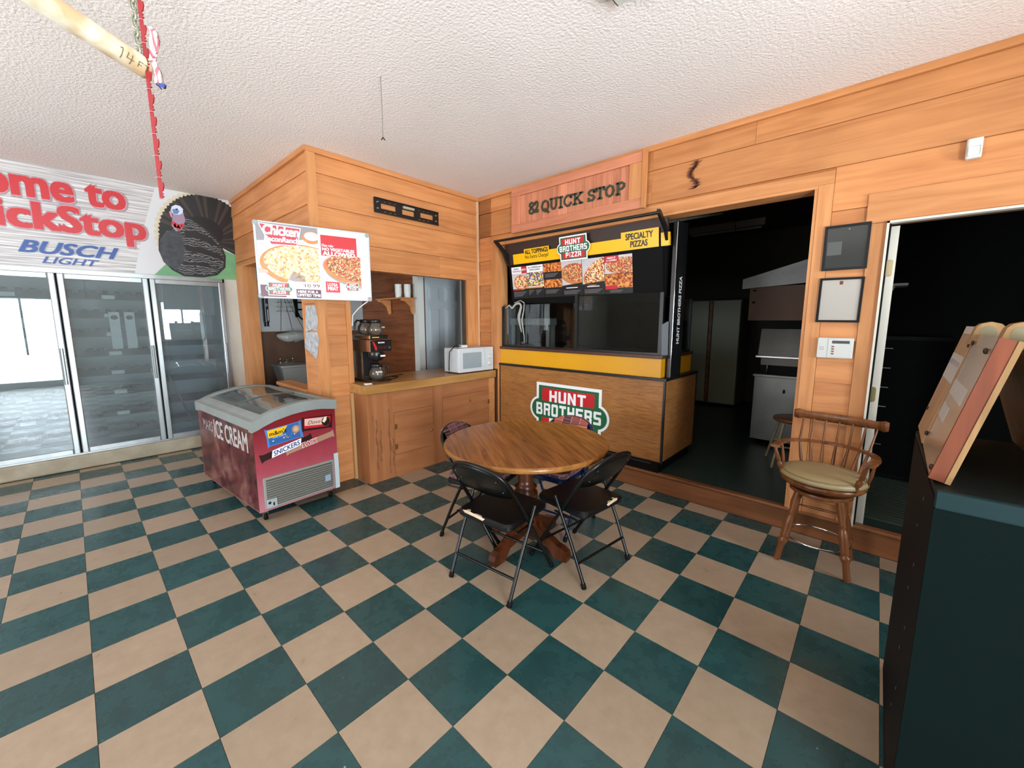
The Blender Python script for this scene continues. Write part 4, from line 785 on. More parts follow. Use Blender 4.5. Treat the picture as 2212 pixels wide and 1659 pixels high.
# ---- things in the sink room
SK = thing('utility_sink', 'grey plastic utility sink with chrome taps in the room behind the corner opening', 'sink', (XB+0.02, 0, 0), R90)
PL = mat('sink_plastic', '8f918c', 0.5)
def tub(b, x0, x1, y0, y1, z0, z1, ins_, m, w=0.02):
    o_ = [(x0,y0),(x1,y0),(x1,y1),(x0,y1)]; i_ = [(x0+w,y0+w),(x1-w,y0+w),(x1-w,y1-w),(x0+w,y1-w)]
    ob = [(x0+ins_,y0+ins_),(x1-ins_,y0+ins_),(x1-ins_,y1-ins_),(x0+ins_,y1-ins_)]; ib = [(x0+ins_+w,y0+ins_+w),(x1-ins_-w,y0+ins_+w),(x1-ins_-w,y1-ins_-w),(x0+ins_+w,y1-ins_-w)]
    vs = [(x,y,z1) for x,y in o_]+[(x,y,z1) for x,y in i_]+[(x,y,z0) for x,y in ob]+[(x,y,z0+w) for x,y in ib]; fs = []
    for k in range(4): n = (k+1) % 4; fs += [(k,n,4+n,4+k), (8+k,8+n,n,k), (4+k,4+n,12+n,12+k)]
    fs += [(11,10,9,8), (12,13,14,15)]; b.add(vs, fs, m)
b = MB(); tub(b, 1.00, 1.56, -0.46, -0.02, 0.62, 0.94, 0.06, PL); b.rbox(0.985, 1.575, -0.475, -0.0, 0.925, 0.952, 0.012, PL); b2 = None
b.f = b.f; b.build('basin', None, SK)
for x, y in ((1.06, -0.40), (1.50, -0.40), (1.06, -0.07), (1.50, -0.07)): MB().lathe([(0.018, 0), (0.02, 0.03), (0.02, 0.64)], (x, y, 0), PL, 10).build('leg', None, SK)
b = MB(); b.rbox(1.08, 1.28, -0.09, -0.04, 0.952, 0.972, 0.01, CHR); b.tube([(1.18, -0.065, 0.97), (1.18, -0.07, 1.02), (1.18, -0.14, 1.04), (1.18, -0.2, 1.02)], 0.01, CHR, 8)
for x in (1.10, 1.26): b.lathe([(0.012, 0.97), (0.01, 1.0), (0.02, 1.005), (0.018, 1.025), (0.005, 1.03)], (x, -0.065, 0), CHR, 10)
b.build('tap', None, SK)
b = MB(); b.ball((0, 0, 0), 1, mat('plastic_bag', 'a5a8a2', 0.3, bump=(20, 0.8, 0.02)), 20, (0.23, 0.07, 0.075)); 
for i, v in enumerate(b.v): b.v[i] = (v[0]*(1+0.15*math.sin(9*v[2]+3*v[1])), v[1], v[2]+0.02*math.sin(14*v[0])+(0.02 if v[0] < 0 else 0))
tag(b.build('plastic_bag', None, None, (XB+0.22, 1.26, 1.32), R90), 'clear plastic bag hanging on strings above the utility sink', 'bag')
b = MB(); b.tube([(XB+0.05, 1.18, 1.86), (XB+0.2, 1.10, 1.41)], 0.003, BLKM, 5); b.tube([(XB+0.05, 1.22, 1.86), (XB+0.2, 1.25, 1.41)], 0.003, BLKM, 5); b.tube([(XB+0.05, 1.25, 1.86), (XB+0.2, 1.40, 1.41)], 0.003, BLKM, 5); tag(b.build('hanging_string'), 'thin dark strings holding the plastic bag from the peg basket', 'string')
b = MB()
for z in (1.68, 1.74, 1.80, 1.86): b.tube([(XB+0.02, 1.12, z), (XB+0.13, 1.12, z), (XB+0.13, 1.30, z), (XB+0.02, 1.30, z)], 0.003, STEEL, 5)
for y in (1.12, 1.16, 1.21, 1.26, 1.30): b.tube([(XB+0.13, y, 1.68), (XB+0.13, y, 1.86)], 0.003, STEEL, 5)
tag(b.build('wire_basket'), 'small wire basket hooked on the white pegboard above the sink', 'basket')
b = MB(); b.tube([(XB+0.05, 1.33, 1.90), (XB+0.08, 1.35, 1.72), (XB+0.08, 1.40, 1.60), (XB+0.06, 1.50, 1.52), (XB+0.05, 1.55, 1.30)], 0.012, BLKM, 8); b.box(XB+0.02, XB+0.08, 1.36, 1.44, 1.80, 1.82, BLKM); b.box(XB+0.02, XB+0.08, 1.38, 1.44, 1.70, 1.72, BLKM); b.box(XB+0.02, XB+0.03, 1.36, 1.40, 1.60, 1.88, BLKM); tag(b.build('black_hose'), 'black hose and hook on the pegboard beside the corner pillar', 'hose')
b = MB(); b.rbox(XB+0.005, XB+0.10, 0.945, 1.005, 1.52, 1.95, 0.02, BLK); b.lathe([(0.03, 0), (0.03, 0.05)], (XB+0.055, 0.975, 1.47), BLK, 14); b.lathe([(0.02, 0), (0.02, 0.004)], (XB+0.10, 0.975, 1.76), PGR, 12, (1,0,0)); b.lathe([(0.02, 0), (0.02, 0.004)], (XB+0.10, 0.975, 1.86), PGR, 12, (1,0,0)); b.box(XB+0.10, XB+0.104, 0.982, 0.99, 1.55, 1.70, WHT); tag(b.build('dispenser'), 'tall black dispenser fixed to the white pegboard at the left', 'dispenser')
# plastic sheets taped on the pillar
def poly_xz(y, pts): return pts
PLS = mat('crinkled_plastic', 'c6c6c6', 0.18, spec=0.9, noise=('8e8e92', 22, 0.5, (1,1,1)), bump=(26, 1.0, 0.015))
def unproj_y(px, py, Y):
    d = RW.transposed() @ Vector(((px-1106-PPX)/FPX, (py-829.5-PPY)/FPX, 1)); t = (Y-CAM.y)/d.y; return CAM+t*d
SHEETS = [([(661,660),(680,659),(685.5,692),(684.5,715.5),(674,711),(660,719)], 'crinkled clear plastic sleeve taped to the side of the corner pillar, upper one'), ([(661,717),(684,717),(688,733),(684.5,775),(658.5,750)], 'crinkled clear plastic sleeve taped to the side of the corner pillar, lower one')]
for pts, lab in SHEETS:
    P3 = [unproj_y(x, y, YC-0.006) for x, y in pts]; b = MB(); b.prism([(p.x, p.z) for p in P3], YC-0.008, YC-0.002, PLS); tag(b.build('plastic_sleeve'), lab, 'plastic sleeve', 'plastic sleeves on the pillar')
# ---- tv bracket on the corner header
TB = thing('television_bracket', 'black slotted steel television wall plate bolted high on the corner wall', 'bracket', (XP, 1.245, 2.59), R90)
def slotted(b, x0, x1, z0, z1, holes, m, t=0.012):
    xs = sorted({x0, x1, *[h[0] for h in holes], *[h[1] for h in holes]}); zs = sorted({z0, z1, *[h[2] for h in holes], *[h[3] for h in holes]})
    for i in range(len(xs)-1):
        for k in range(len(zs)-1):
            cx, cz = (xs[i]+xs[i+1])/2, (zs[k]+zs[k+1])/2
            if not any(h[0] < cx < h[1] and h[2] < cz < h[3] for h in holes): b.box(xs[i], xs[i+1], -t, -0.001, zs[k], zs[k+1], m)
b = MB(); HL = [(0.07, 0.235, 0.045, 0.095), (0.525, 0.69, 0.045, 0.095), (0.305, 0.45, 0.035, 0.085)]
for k in range(3):
    for x in (0.10+k*0.055, 0.50+k*0.055): HL += [(x, x+0.035, 0.112, 0.119), (x, x+0.035, 0.018, 0.025)]
slotted(b, 0, 0.76, 0, 0.14, HL, BLK); b.box(0, 0.76, -0.022, -0.012, 0.134, 0.14, BLK); b.box(0, 0.76, -0.022, -0.012, 0, 0.006, BLK); b.build('slotted_plate', None, TB)
MB().lathe([(0.012, 0), (0.014, 0.01), (0.014, 0.12), (0.012, 0.13)], (0.312, -0.02, 0.105), mat('level_vial', 'c8c8b0', 0.2, 0.5), 14, (1,0,0)).build('spirit_level', None, TB)
for x in (0.035, 0.725):
    for z in (0.04, 0.10): MB().lathe([(0.012, 0), (0.012, 0.004), (0.007, 0.005), (0.007, 0.012)], (x, -0.012, z), STEEL, 8, (0,-1,0)).build('bolt', None, TB)

# ================================================================== PIZZA KIOSK
KX0, KX1, KY0, KY1, KZ = -1.72, 0.335, 2.625, 3.44, ZK
KS = thing('pizza_kiosk', 'pizza sales kiosk with bamboo-look front, yellow band, glass guard and black menu board', 'kiosk', (0, 0, 0))
MB().box(KX0+0.01, KX1-0.01, KY0+0.01, KY1-0.01, ZK+0.10, 1.02, LAM).build('base_cabinet', None, KS)
MB().box(KX0+0.015, KX1-0.018, KY0+0.002, KY0+0.01, ZK+0.11, 1.02, LAM).build('front_panel', None, KS)
MB().box(KX1-0.01, KX1-0.002, KY0+0.015, KY1-0.02, ZK+0.11, 1.02, LAMY).build('side_panel', None, KS)
b = MB()
for x in (KX0, KX1-0.018): MB().box(x, x+0.018, KY0-0.002, KY0+0.016, ZK+0.09, 1.02, BLK).build('edge_trim', None, KS)
MB().box(KX1-0.012, KX1, KY1-0.02, KY1, ZK+0.09, 1.02, BLK).build('edge_trim', None, KS)
MB().rbox(KX0-0.012, KX1+0.008, KY0-0.012, KY1+0.01, 1.02, 1.045, 0.006, BLK).build('ledge_trim', None, KS)
b = MB(); b.box(KX0+0.02, KX1-0.03, KY0+0.0, KY1-0.03, ZK, ZK+0.10, BLKM); b.rbox(-0.6, 0.24, KY0-0.004, KY0+0.002, ZK+0.065, ZK+0.09, 0.006, BLK, axis='X'); b.build('toe_kick', None, KS)
YEL = mat('kiosk_yellow', 'e2a413', 0.35, noise=('d8960f', 2.0, 0.8, (1,1,1)))
BX1 = 0.275
b = MB(); b.box(KX0+0.005, BX1, KY0+0.025, KY1-0.03, 1.045, 1.215, YEL); b.build('yellow_band', None, KS)
MB().rbox(KX0-0.01, BX1+0.015, KY0+0.005, KY1-0.01, 1.215, 1.245, 0.008, mat('kiosk_top', '4a2a20', 0.4), axis='Z').build('kiosk_worktop', None, KS)
lg = MB(); logo(lg, -1.215, -0.200, 0.28, 0.875, 1); L_ = lg.build('front_logo', None, KS, (0, KY0-0.004, 0)); L_['label'] = 'red, white and green badge logo, lettered'
KG = glass('kiosk_glass', 'dfe3e3', 0.004, 1.45, 0.008, '555a5a', 0.75)
GY = KY0+0.055
for x0, x1, z1 in ((-1.70, -0.665, 1.735), (-0.635, 0.235, 1.80)): MB().box(x0, x1, GY, GY+0.008, 1.262, z1, KG).build('glass_panel', None, KS)
MB().box(0.247, 0.253, GY+0.03, 3.38, 1.262, 1.76, KG).build('glass_panel', None, KS)
b = MB()
for x, z1 in ((-1.715, 1.72), (-0.65, 1.82), (0.245, 1.80)): b.box(x-0.016, x+0.016, GY-0.012, GY+0.02, 1.245, z1, BLK)
b.box(-1.70, 0.24, GY-0.008, GY+0.016, 1.245, 1.264, BLK); b.box(0.238, 0.262, GY, 3.40, 1.245, 1.264, BLK); b.box(0.238, 0.262, 3.38, 3.40, 1.245, 1.77, BLK); b.build('glass_frame', None, KS)
# column with vertical lettering
b = MB(); cx0, cx1, cy0, cy1 = 0.292, 0.328, 2.735, 2.98
b.prism([(cy0,1.045),(cy1,1.045),(cy1,2.42),(cy0,2.40)], cx0, cx1, BLK, 'YZ'); CO = b.build('black_column', None, KS)
MB().tube([(cx1-0.001, cy0+0.0, 1.05), (cx1-0.001, cy0, 2.39)], 0.004, CHR, 8).build('chrome_edge', None, CO)
b = MB(); b.text('HUNT BROTHERS PIZZA', 1.345, 1.945, -0.032, 0.032, 1, PW, 0.03); o = b.build('column_lettering', None, CO, (cx1+0.001, 2.862, 0)); o.rotation_euler = (0, -R90, R90)
o.rotation_euler = Matrix(((0, -1, 0), (0, 0, 1), (1, 0, 0))).to_euler()
M_ = Matrix(((0,-1,0),(0,0,-1),(1,0,0)))
# local x -> +z (reads upward), local z -> -y, local -y -> +x
R_ = Matrix(((0,-1,0),(0,0,-1),(1,0,0))); o.rotation_euler = R_.to_euler()
# menu board (tilted) : local x right, z up, origin at board bottom line
b = MB(); b.box(-1.585, 0.235, -0.005, 0.03, 0.0, 0.405, BLKM); b.box(-1.60, 0.25, 0.03, 0.12, -0.03, 0.56, BLKM); MBD = b.build('menu_board', None, KS, (0, 2.715, 1.79), (math.radians(8), 0, 0)); MBD['label'] = 'black menu board with yellow header and six pizza pictures'
b = MB(); b.prism([(-1.55,0.0),(0.235,0.0),(0.25,-0.06),(-0.2,-0.085),(-0.9,-0.05),(-1.5,-0.03)], 0.0, 0.03, BLKM); b.build('lower_valance', None, MBD)
b = MB(); b.box(-1.62, 0.27, 0.02, 0.05, 0.40, 0.66, mat('header_brown', '33201a', 0.5)); b.build('header_panel', None, MBD)
b = MB(); b.box(-1.50, 0.205, -0.012, -0.006, 0.405, 0.515, PY); b.box(-1.33, -0.985, -0.013, -0.006, 0.42, 0.555, PY); b.box(-0.15, 0.205, -0.013, -0.006, 0.405, 0.565, PY); b.box(0.222, 0.29, -0.008, 0.03, 0.405, 0.515, PY)
b.build('yellow_header', None, MBD)
b = MB(); b.text('ALL TOPPINGS', -1.318, -0.995, 0.498, 0.545, 1, PK, 0.035); b.text('No Extra Charge!', -1.318, -0.99, 0.440, 0.488, 1, mat('print_dark_olive', '4a3a08', 0.4), 0.012); b.text('SPECIALTY', -0.105, 0.155, 0.492, 0.548, 1, PK, 0.04); b.text('PIZZAS', -0.06, 0.105, 0.425, 0.480, 1, PK, 0.04); b.build('header_lettering', None, MBD, (0, -0.0135, 0))
b = MB(); b.box(-0.82, -0.52, -0.03, -0.012, 0.42, 0.56, BLKM); b.build('logo_standoff', None, MBD)
b = MB(); logo(b, -0.865, -0.465, 0.375, 0.615, 1); b.build('header_logo', None, MBD, (0, -0.031, 0))
xs = [-1.550, -1.320, -1.085, -0.845, -0.590, -0.335, -0.045]
def caption(b, x0, x1, z, n=2):
    for k in range(n): b.rect(x0, x1-0.02*k, z-0.014*k, z-0.014*k+0.004, 5, PGR)
for k in range(6):
    x0, x1 = xs[k]+0.002, xs[k+1]-0.002; b = MB(); q = (x0, x1, 0.02, 0.375); w = x1-x0; cx = (x0+x1)/2
    b.rect(x0, x1, 0.02, 0.375, 1, PK)
    if k == 0: b.rect(x0, x1, 0.13, 0.375, 2, PP); b.rect(x0, x1-0.06, 0.30, 0.375, 3, PW); b.rect(x1-0.075, x1, 0.30, 0.375, 4, PR); b.text('BUILD', x0+0.04, x0+0.11, 0.345, 0.360, 5, PK, 0.02); b.text('YOUR PIZZA', x0+0.015, x0+0.14, 0.318, 0.334, 5, PK, 0.02); b.text('$9.99', x1-0.068, x1-0.01, 0.325, 0.35, 5, PW, 0.02); b.disc(cx+0.02, 0.20, 0.11, 0.085, 3, CRUST, q); b.disc(cx+0.02, 0.205, 0.098, 0.072, 4, PIZZA, q); b.rect(x0, x0+0.14, 0.115, 0.13, 5, PR); caption(b, x0+0.01, x1-0.02, 0.09, 4)
    if k == 1: b.rect(x0, x1, 0.14, 0.375, 2, PW); b.rect(x0, x1, 0.15, 0.30, 3, VEG); b.text('ALL TOPPINGS NO', x0+0.02, x1-0.02, 0.345, 0.36, 5, PK, 0.02); b.text('EXTRA CHARGE', x0+0.04, x1-0.04, 0.320, 0.335, 5, PK, 0.02); b.rect(x0, x0+0.14, 0.150, 0.160, 5, PR); b.rect(x0, x1-0.02, 0.128, 0.142, 5, mat('print_orange', 'd9912c', 0.4)); [caption(b, x0+0.01+j*0.11, x0+0.09+j*0.11, 0.10, 5) for j in range(2)]
    if k == 2: b.rect(x0, x1, 0.285, 0.375, 2, WINGS); caption(b, x0+0.02, x1-0.04, 0.262, 3); b.rect(x0, x1, 0.12, 0.205, 2, WINGS); caption(b, x0+0.02, x1-0.04, 0.09, 3)
    if k in (3, 4): b.rect(x0, x1, 0.12, 0.375, 2, PP); b.disc(cx+(0.05 if k == 3 else 0.06), 0.24, 0.19, 0.105, 3, CRUST, q, rot=-0.1 if k == 3 else 0.5); b.disc(cx+(0.055 if k == 3 else 0.065), 0.255, 0.178, 0.092, 4, PIZZA2 if k == 3 else PIZZA, q, rot=-0.1 if k == 3 else 0.5); b.poly([(x0,0.12),(x1,0.12),(x1,0.15),(x0,0.13)], 5, PK); b.rect(x0+0.05, x1-0.06, 0.10, 0.108, 5, PW); caption(b, x0+0.02, x1-0.03, 0.07, 3)
    if k == 5: b.rect(x0, x1, 0.21, 0.375, 2, PP); b.disc(cx+0.05, 0.28, 0.18, 0.075, 3, PIZZA2, (x0, x1, 0.21, 0.375)); b.rect(x0, x0+0.15, 0.315, 0.375, 5, PR); b.text('MAKE IT', x0+0.03, x0+0.12, 0.348, 0.364, 6, PW, 0.03); b.text('A COMBO', x0+0.02, x0+0.13, 0.325, 0.341, 6, PW, 0.03); b.rect(x0, x1, 0.075, 0.205, 2, WINGS); b.rect(x0+0.002, x0+0.13, 0.065, 0.10, 5, PR); caption(b, x0+0.05, x1-0.1, 0.05, 2)
    b.build('menu_picture', None, MBD, (0, -0.0055, 0))
# tube frame in front of the board
AW = KS
MB().tube([(-1.615, 2.45, 2.432), (0.285, 2.45, 2.420)], 0.014, BLK, 12).build('canopy_bar', None, AW)
for x in (-1.60, 0.272):
    b = MB(); b.prism([(2.44,2.445),(2.47,2.445),(2.72,2.27),(2.72,2.20),(2.665,2.20),(2.60,2.30),(2.44,2.42)], x-0.012, x+0.012, BLK, 'YZ'); A_ = b.build('canopy_arm', None, AW)
    MB().lathe([(0.012, 0), (0.012, 0.008)], (x, 2.45, 2.445), STEEL, 10).build('arm_bolt', None, A_)
# things behind the guard glass
WS = thing('display_riser', 'small white stand behind the kiosk guard glass at the left', 'stand', (-1.40, 2.87, 1.2465))
b = MB(); b.box(-0.31, 0.31, -0.06, 0.06, 0.257, 0.333, mat('riser_white', 'a9aba8', 0.5)); b.build('stand_top', None, WS)
for x in (-0.272, 0.272):
    for y in (-0.045, 0.045): MB().box(x-0.022, x+0.022, y-0.012, y+0.012, 0, 0.257, mat('riser_white', 'a9aba8', 0.5)).build('leg', None, WS)
SQ = mat('squiggle_white', 'a7a7a2', 0.5)  # pale squiggle shape drawn just in front of the guard glass
b = MB(); Z0 = 1.26
o1 = [(-1.69,1.76),(-1.62,1.775),(-1.56,1.72),(-1.50,1.765),(-1.40,1.785),(-1.355,1.745),(-1.36,1.66),(-1.40,1.56),(-1.385,1.45),(-1.37,1.36),(-1.375,1.30),(-1.395,1.40),(-1.425,1.55),(-1.39,1.68),(-1.39,1.735),(-1.42,1.75),(-1.50,1.735),(-1.56,1.695),(-1.63,1.755)]
def ribbon(b, pts, ws, lay, m):
    for i in range(len(pts)-1):
        p, q = Vector(pts[i]), Vector(pts[i+1]); d = (q-p).normalized(); n = Vector((-d.y, d.x)); b.poly([tuple(p+n*ws[i]), tuple(p-n*ws[i]), tuple(q-n*ws[i+1]), tuple(q+n*ws[i+1])], lay+i*0.05, m)
ribbon(b, [(-1.66,1.70),(-1.60,1.735),(-1.555,1.695),(-1.50,1.745),(-1.44,1.755),(-1.41,1.72),(-1.45,1.60),(-1.435,1.52),(-1.405,1.42)], [0.004,0.008,0.01,0.012,0.012,0.014,0.022,0.014,0.006], 1, SQ)
ribbon(b, [(-1.52,1.76),(-1.42,1.785),(-1.365,1.755),(-1.37,1.68),(-1.40,1.56),(-1.38,1.45),(-1.365,1.38),(-1.36,1.30)], [0.003,0.004,0.006,0.008,0.011,0.010,0.006,0.004], 2, SQ)
b.build('glass_squiggle', None, KS, (0, GY-0.002, 0))
BRO = thing('brochure_stack', 'grey-white paper brochures leaning behind the right end of the kiosk glass', 'papers', (0.268, 2.66, 1.2465))
for k in range(4):
    b = MB(); b.add([(0,0.03*k,0.0),(0.03,0.05+0.03*k,0.0),(0.022,0.05+0.03*k,0.30),(-0.008,0.03*k,0.27),(0.003,0.03*k,0.0),(0.033,0.05+0.03*k,0.0),(0.025,0.05+0.03*k,0.30),(-0.005,0.03*k,0.27)], [(0,1,2,3),(7,6,5,4),(0,4,5,1),(1,5,6,2),(2,6,7,3),(3,7,4,0)], mat('paper', '6c6f74', 0.6)); b.build('brochure', None, BRO)

# ================================================================== 82 QUICK STOP sign
SG = thing('quick_stop_sign', 'framed cedar sign board with carved dark green letters reading 82 QUICK STOP', 'sign', (0, YW-0.004, 0))
SX0, SX1, SZ0, SZ1 = -1.455, 0.10, 2.515, 2.975
b = MB(); b.box(SX0+0.02, SX1-0.02, -0.018, -0.0, SZ0+0.02, SZ1-0.02, BACK); b.build('sign_backing', None, SG)
def sp(u0, u1, z0, z1, m, t): return plank(SG, u0, u1, z0, z1, (0, -0.018), 0, m, t, t, 'board')
sp(SX0, SX1-0.03, 2.895, SZ1, PXR, 0.03); sp(SX0, SX1-0.03, SZ0, 2.60, PXR, 0.03)
sp(SX0, SX0+0.12, 2.60, 2.895, PZR, 0.028); sp(SX1-0.155, SX1-0.03, 2.60, 2.895, PZ, 0.028)
rr = random.Random(3); u = SX0+0.12
while u < SX1-0.157:
    w = min(0.055+0.07*rr.random(), SX1-0.155-u); sp(u, u+w, 2.60, 2.895, PZR, 0.010+0.005*rr.random()); u += w
plank(SG, SX1-0.03, SX1, SZ0-0.005, SZ1, (0, -0.016), 0, PZ, 0.045, 0.045, 'board')
# slab-serif letters drawn as strokes : unit box 1 x 1
LET = {'Q': [[(0.5,1),(0.15,0.85),(0.02,0.5),(0.15,0.15),(0.5,0),(0.85,0.15),(0.98,0.5),(0.85,0.85),(0.5,1)], [(0.45,0.25),(0.7,0.0),(0.95,-0.15),(1.05,-0.1)]],
 'U': [[(0.2,1),(0.2,0.3),(0.35,0.05),(0.65,0.05),(0.8,0.3),(0.8,1)], [(0.02,1),(0.38,1)], [(0.62,1),(0.98,1)]],
 'I': [[(0.5,0),(0.5,1)], [(0.15,1),(0.85,1)], [(0.15,0),(0.85,0)]],
 'C': [[(0.95,0.72),(0.95,1.0)],[(0.92,0.75),(0.7,0.97),(0.4,0.97),(0.1,0.75),(0.03,0.5),(0.1,0.25),(0.4,0.03),(0.7,0.03),(0.95,0.28)]],
 'K': [[(0.2,0),(0.2,1)], [(0.85,1),(0.25,0.42)], [(0.42,0.58),(0.85,0)], [(0.0,1),(0.4,1)], [(0.0,0),(0.4,0)], [(0.65,1),(1,1)], [(0.65,0),(1.02,0)]],
 'S': [[(0.92,0.72),(0.92,1)],[(0.90,0.75),(0.7,0.97),(0.35,0.97),(0.1,0.78),(0.2,0.56),(0.75,0.44),(0.92,0.25),(0.7,0.03),(0.3,0.03),(0.08,0.25)],[(0.07,0.0),(0.07,0.28)]],
 'T': [[(0.5,0),(0.5,1)], [(0.02,1),(0.98,1)], [(0.02,1),(0.02,0.75)], [(0.98,1),(0.98,0.75)], [(0.25,0),(0.75,0)]],
 'O': [[(0.5,1),(0.15,0.85),(0.02,0.5),(0.15,0.15),(0.5,0),(0.85,0.15),(0.98,0.5),(0.85,0.85),(0.5,1)]],
 'P': [[(0.2,0),(0.2,1)], [(0.0,1),(0.7,1),(0.95,0.85),(0.95,0.6),(0.7,0.45),(0.2,0.45)], [(0.0,0),(0.42,0)]],
 '8': [[(0.5,1),(0.15,0.9),(0.1,0.72),(0.5,0.53),(0.95,0.3),(0.85,0.05),(0.5,0),(0.15,0.05),(0.05,0.3),(0.5,0.53),(0.9,0.72),(0.85,0.9),(0.5,1)]],
 '2': [[(0.1,0.72),(0.2,0.95),(0.6,1),(0.9,0.85),(0.85,0.6),(0.1,0.03),(0.95,0.03),(0.95,0.2)]]}
DGN = mat('letter_green', '2f3a28', 0.6)
for ch, x, z, w, h in [('8',-1.205,2.680,0.062,0.112),('2',-1.135,2.685,0.052,0.104),('Q',-1.034,2.672,0.088,0.105),('U',-0.929,2.674,0.098,0.103),('I',-0.821,2.674,0.058,0.098),('C',-0.752,2.672,0.088,0.102),('K',-0.644,2.674,0.108,0.094),('S',-0.475,2.672,0.074,0.096),('T',-0.388,2.674,0.084,0.092),('O',-0.286,2.672,0.078,0.094),('P',-0.180,2.672,0.078,0.094)]:
    b = MB()
    for st in LET[ch]:
        P_ = [Vector((x+p[0]*w, z+p[1]*h)) for p in st]; r = 0.0085
        for i in range(len(P_)-1):
            d = (P_[i+1]-P_[i]).normalized(); n = Vector((-d.y, d.x)); a_, c_ = P_[i]-d*r*0.5, P_[i+1]+d*r*0.5
            b.prism([tuple(a_-n*r), tuple(c_-n*r), tuple(c_+n*r), tuple(a_+n*r)], -0.042-0.0003*(i % 3), -0.030, DGN)
    b.build('letter', None, SG)
# ================================================================== TABLE
TROT = -0.56
TBL = thing('round_table', 'round wood-grain pedestal table with a pale rim in the middle of the chequered floor', 'table', (-0.02, 1.155, 0), TROT)
TR, TZ = 0.548, 0.750
MB().prism([((TR-0.011)*math.cos(2*PI*i/64), (TR-0.011)*math.sin(2*PI*i/64)) for i in range(64)][::-1], TZ-0.01, TZ+0.0003, OAK, 'XY').build('table_top', None, TBL)
MB().lathe([(0.0, TZ-0.034), (TR-0.03, TZ-0.034), (TR-0.006, TZ-0.032), (TR, TZ-0.024), (TR, TZ-0.010), (TR-0.004, TZ-0.002), (TR-0.012, TZ)], (0,0,0), OAKE, 64).build('table_rim', None, TBL)
MB().lathe([(0.20, 0.70), (0.20, 0.685), (0.07, 0.675), (0.058, 0.64), (0.062, 0.56), (0.05, 0.47), (0.056, 0.44), (0.078, 0.425), (0.060, 0.41), (0.082, 0.385), (0.085, 0.35), (0.060, 0.33), (0.072, 0.30), (0.085, 0.26), (0.085, 0.12), (0.06, 0.11)], (0,0,0), PED, 28).build('pedestal', None, TBL)
legp = [(0.05, 0.25), (0.05, 0.09), (0.20, 0.065), (0.25, 0.0), (0.345, 0.0), (0.355, 0.04), (0.345, 0.07), (0.31, 0.088), (0.27, 0.095), (0.20, 0.13), (0.13, 0.17), (0.09, 0.23)]
for k in range(4): MB().prism(legp, -0.026, 0.026, PED).build('leg', None, TBL, None, k*R90-TROT+0.06)

# ================================================================== FOLDING CHAIRS (face local +y)
FOAM = mat('torn_foam', 'cdb79a', 0.8); VNL = mat('black_vinyl', '080909', 0.42, spec=0.3)
def fabric(nm, c1_, c2_, c3_):
    m = bpy.data.materials.new(nm); m.use_nodes = True; nt = m.node_tree; N = nt.nodes; L = nt.links; b = N['Principled BSDF']; b.inputs['Roughness'].default_value = 0.85
    tc = N.new('ShaderNodeTexCoord'); br = N.new('ShaderNodeTexBrick'); br.inputs['Scale'].default_value = 9; br.offset = 0.3; br.inputs['Color1'].default_value = srgb(c1_); br.inputs['Color2'].default_value = srgb(c2_); br.inputs['Mortar'].default_value = srgb(c3_); br.inputs['Mortar Size'].default_value = 0.03; br.inputs['Brick Width'].default_value = 0.7; br.inputs['Row Height'].default_value = 0.5
    L.new(tc.outputs['Object'], br.inputs['Vector']); wv = N.new('ShaderNodeTexWave'); wv.wave_type = 'RINGS'; wv.inputs['Scale'].default_value = 12; wv.inputs['Distortion'].default_value = 2; L.new(tc.outputs['Object'], wv.inputs['Vector'])
    cr = N.new('ShaderNodeValToRGB'); cr.color_ramp.interpolation = 'CONSTANT'; cr.color_ramp.elements[1].position = 0.72; cr.color_ramp.elements[1].color = (1,1,1,1); L.new(wv.outputs['Fac'], cr.inputs[0])
    mx = N.new('ShaderNodeMix'); mx.data_type = 'RGBA'; L.new(cr.outputs[0], mx.inputs['Factor']); L.new(br.outputs['Color'], mx.inputs['A']); mx.inputs['B'].default_value = srgb('7a4c4a'); L.new(mx.outputs['Result'], b.inputs['Base Color']); return m
FAB = fabric('print_cushion', '18141f', '5c3c42', '8f6a62'); FAB2 = fabric('coral_cushion', 'c4583f', '3a2830', 'c98a78'); CORAL = mat('coral_print', 'd2715a', 0.8, noise=('c0605a', 10, 0.3, (1,1,1)))
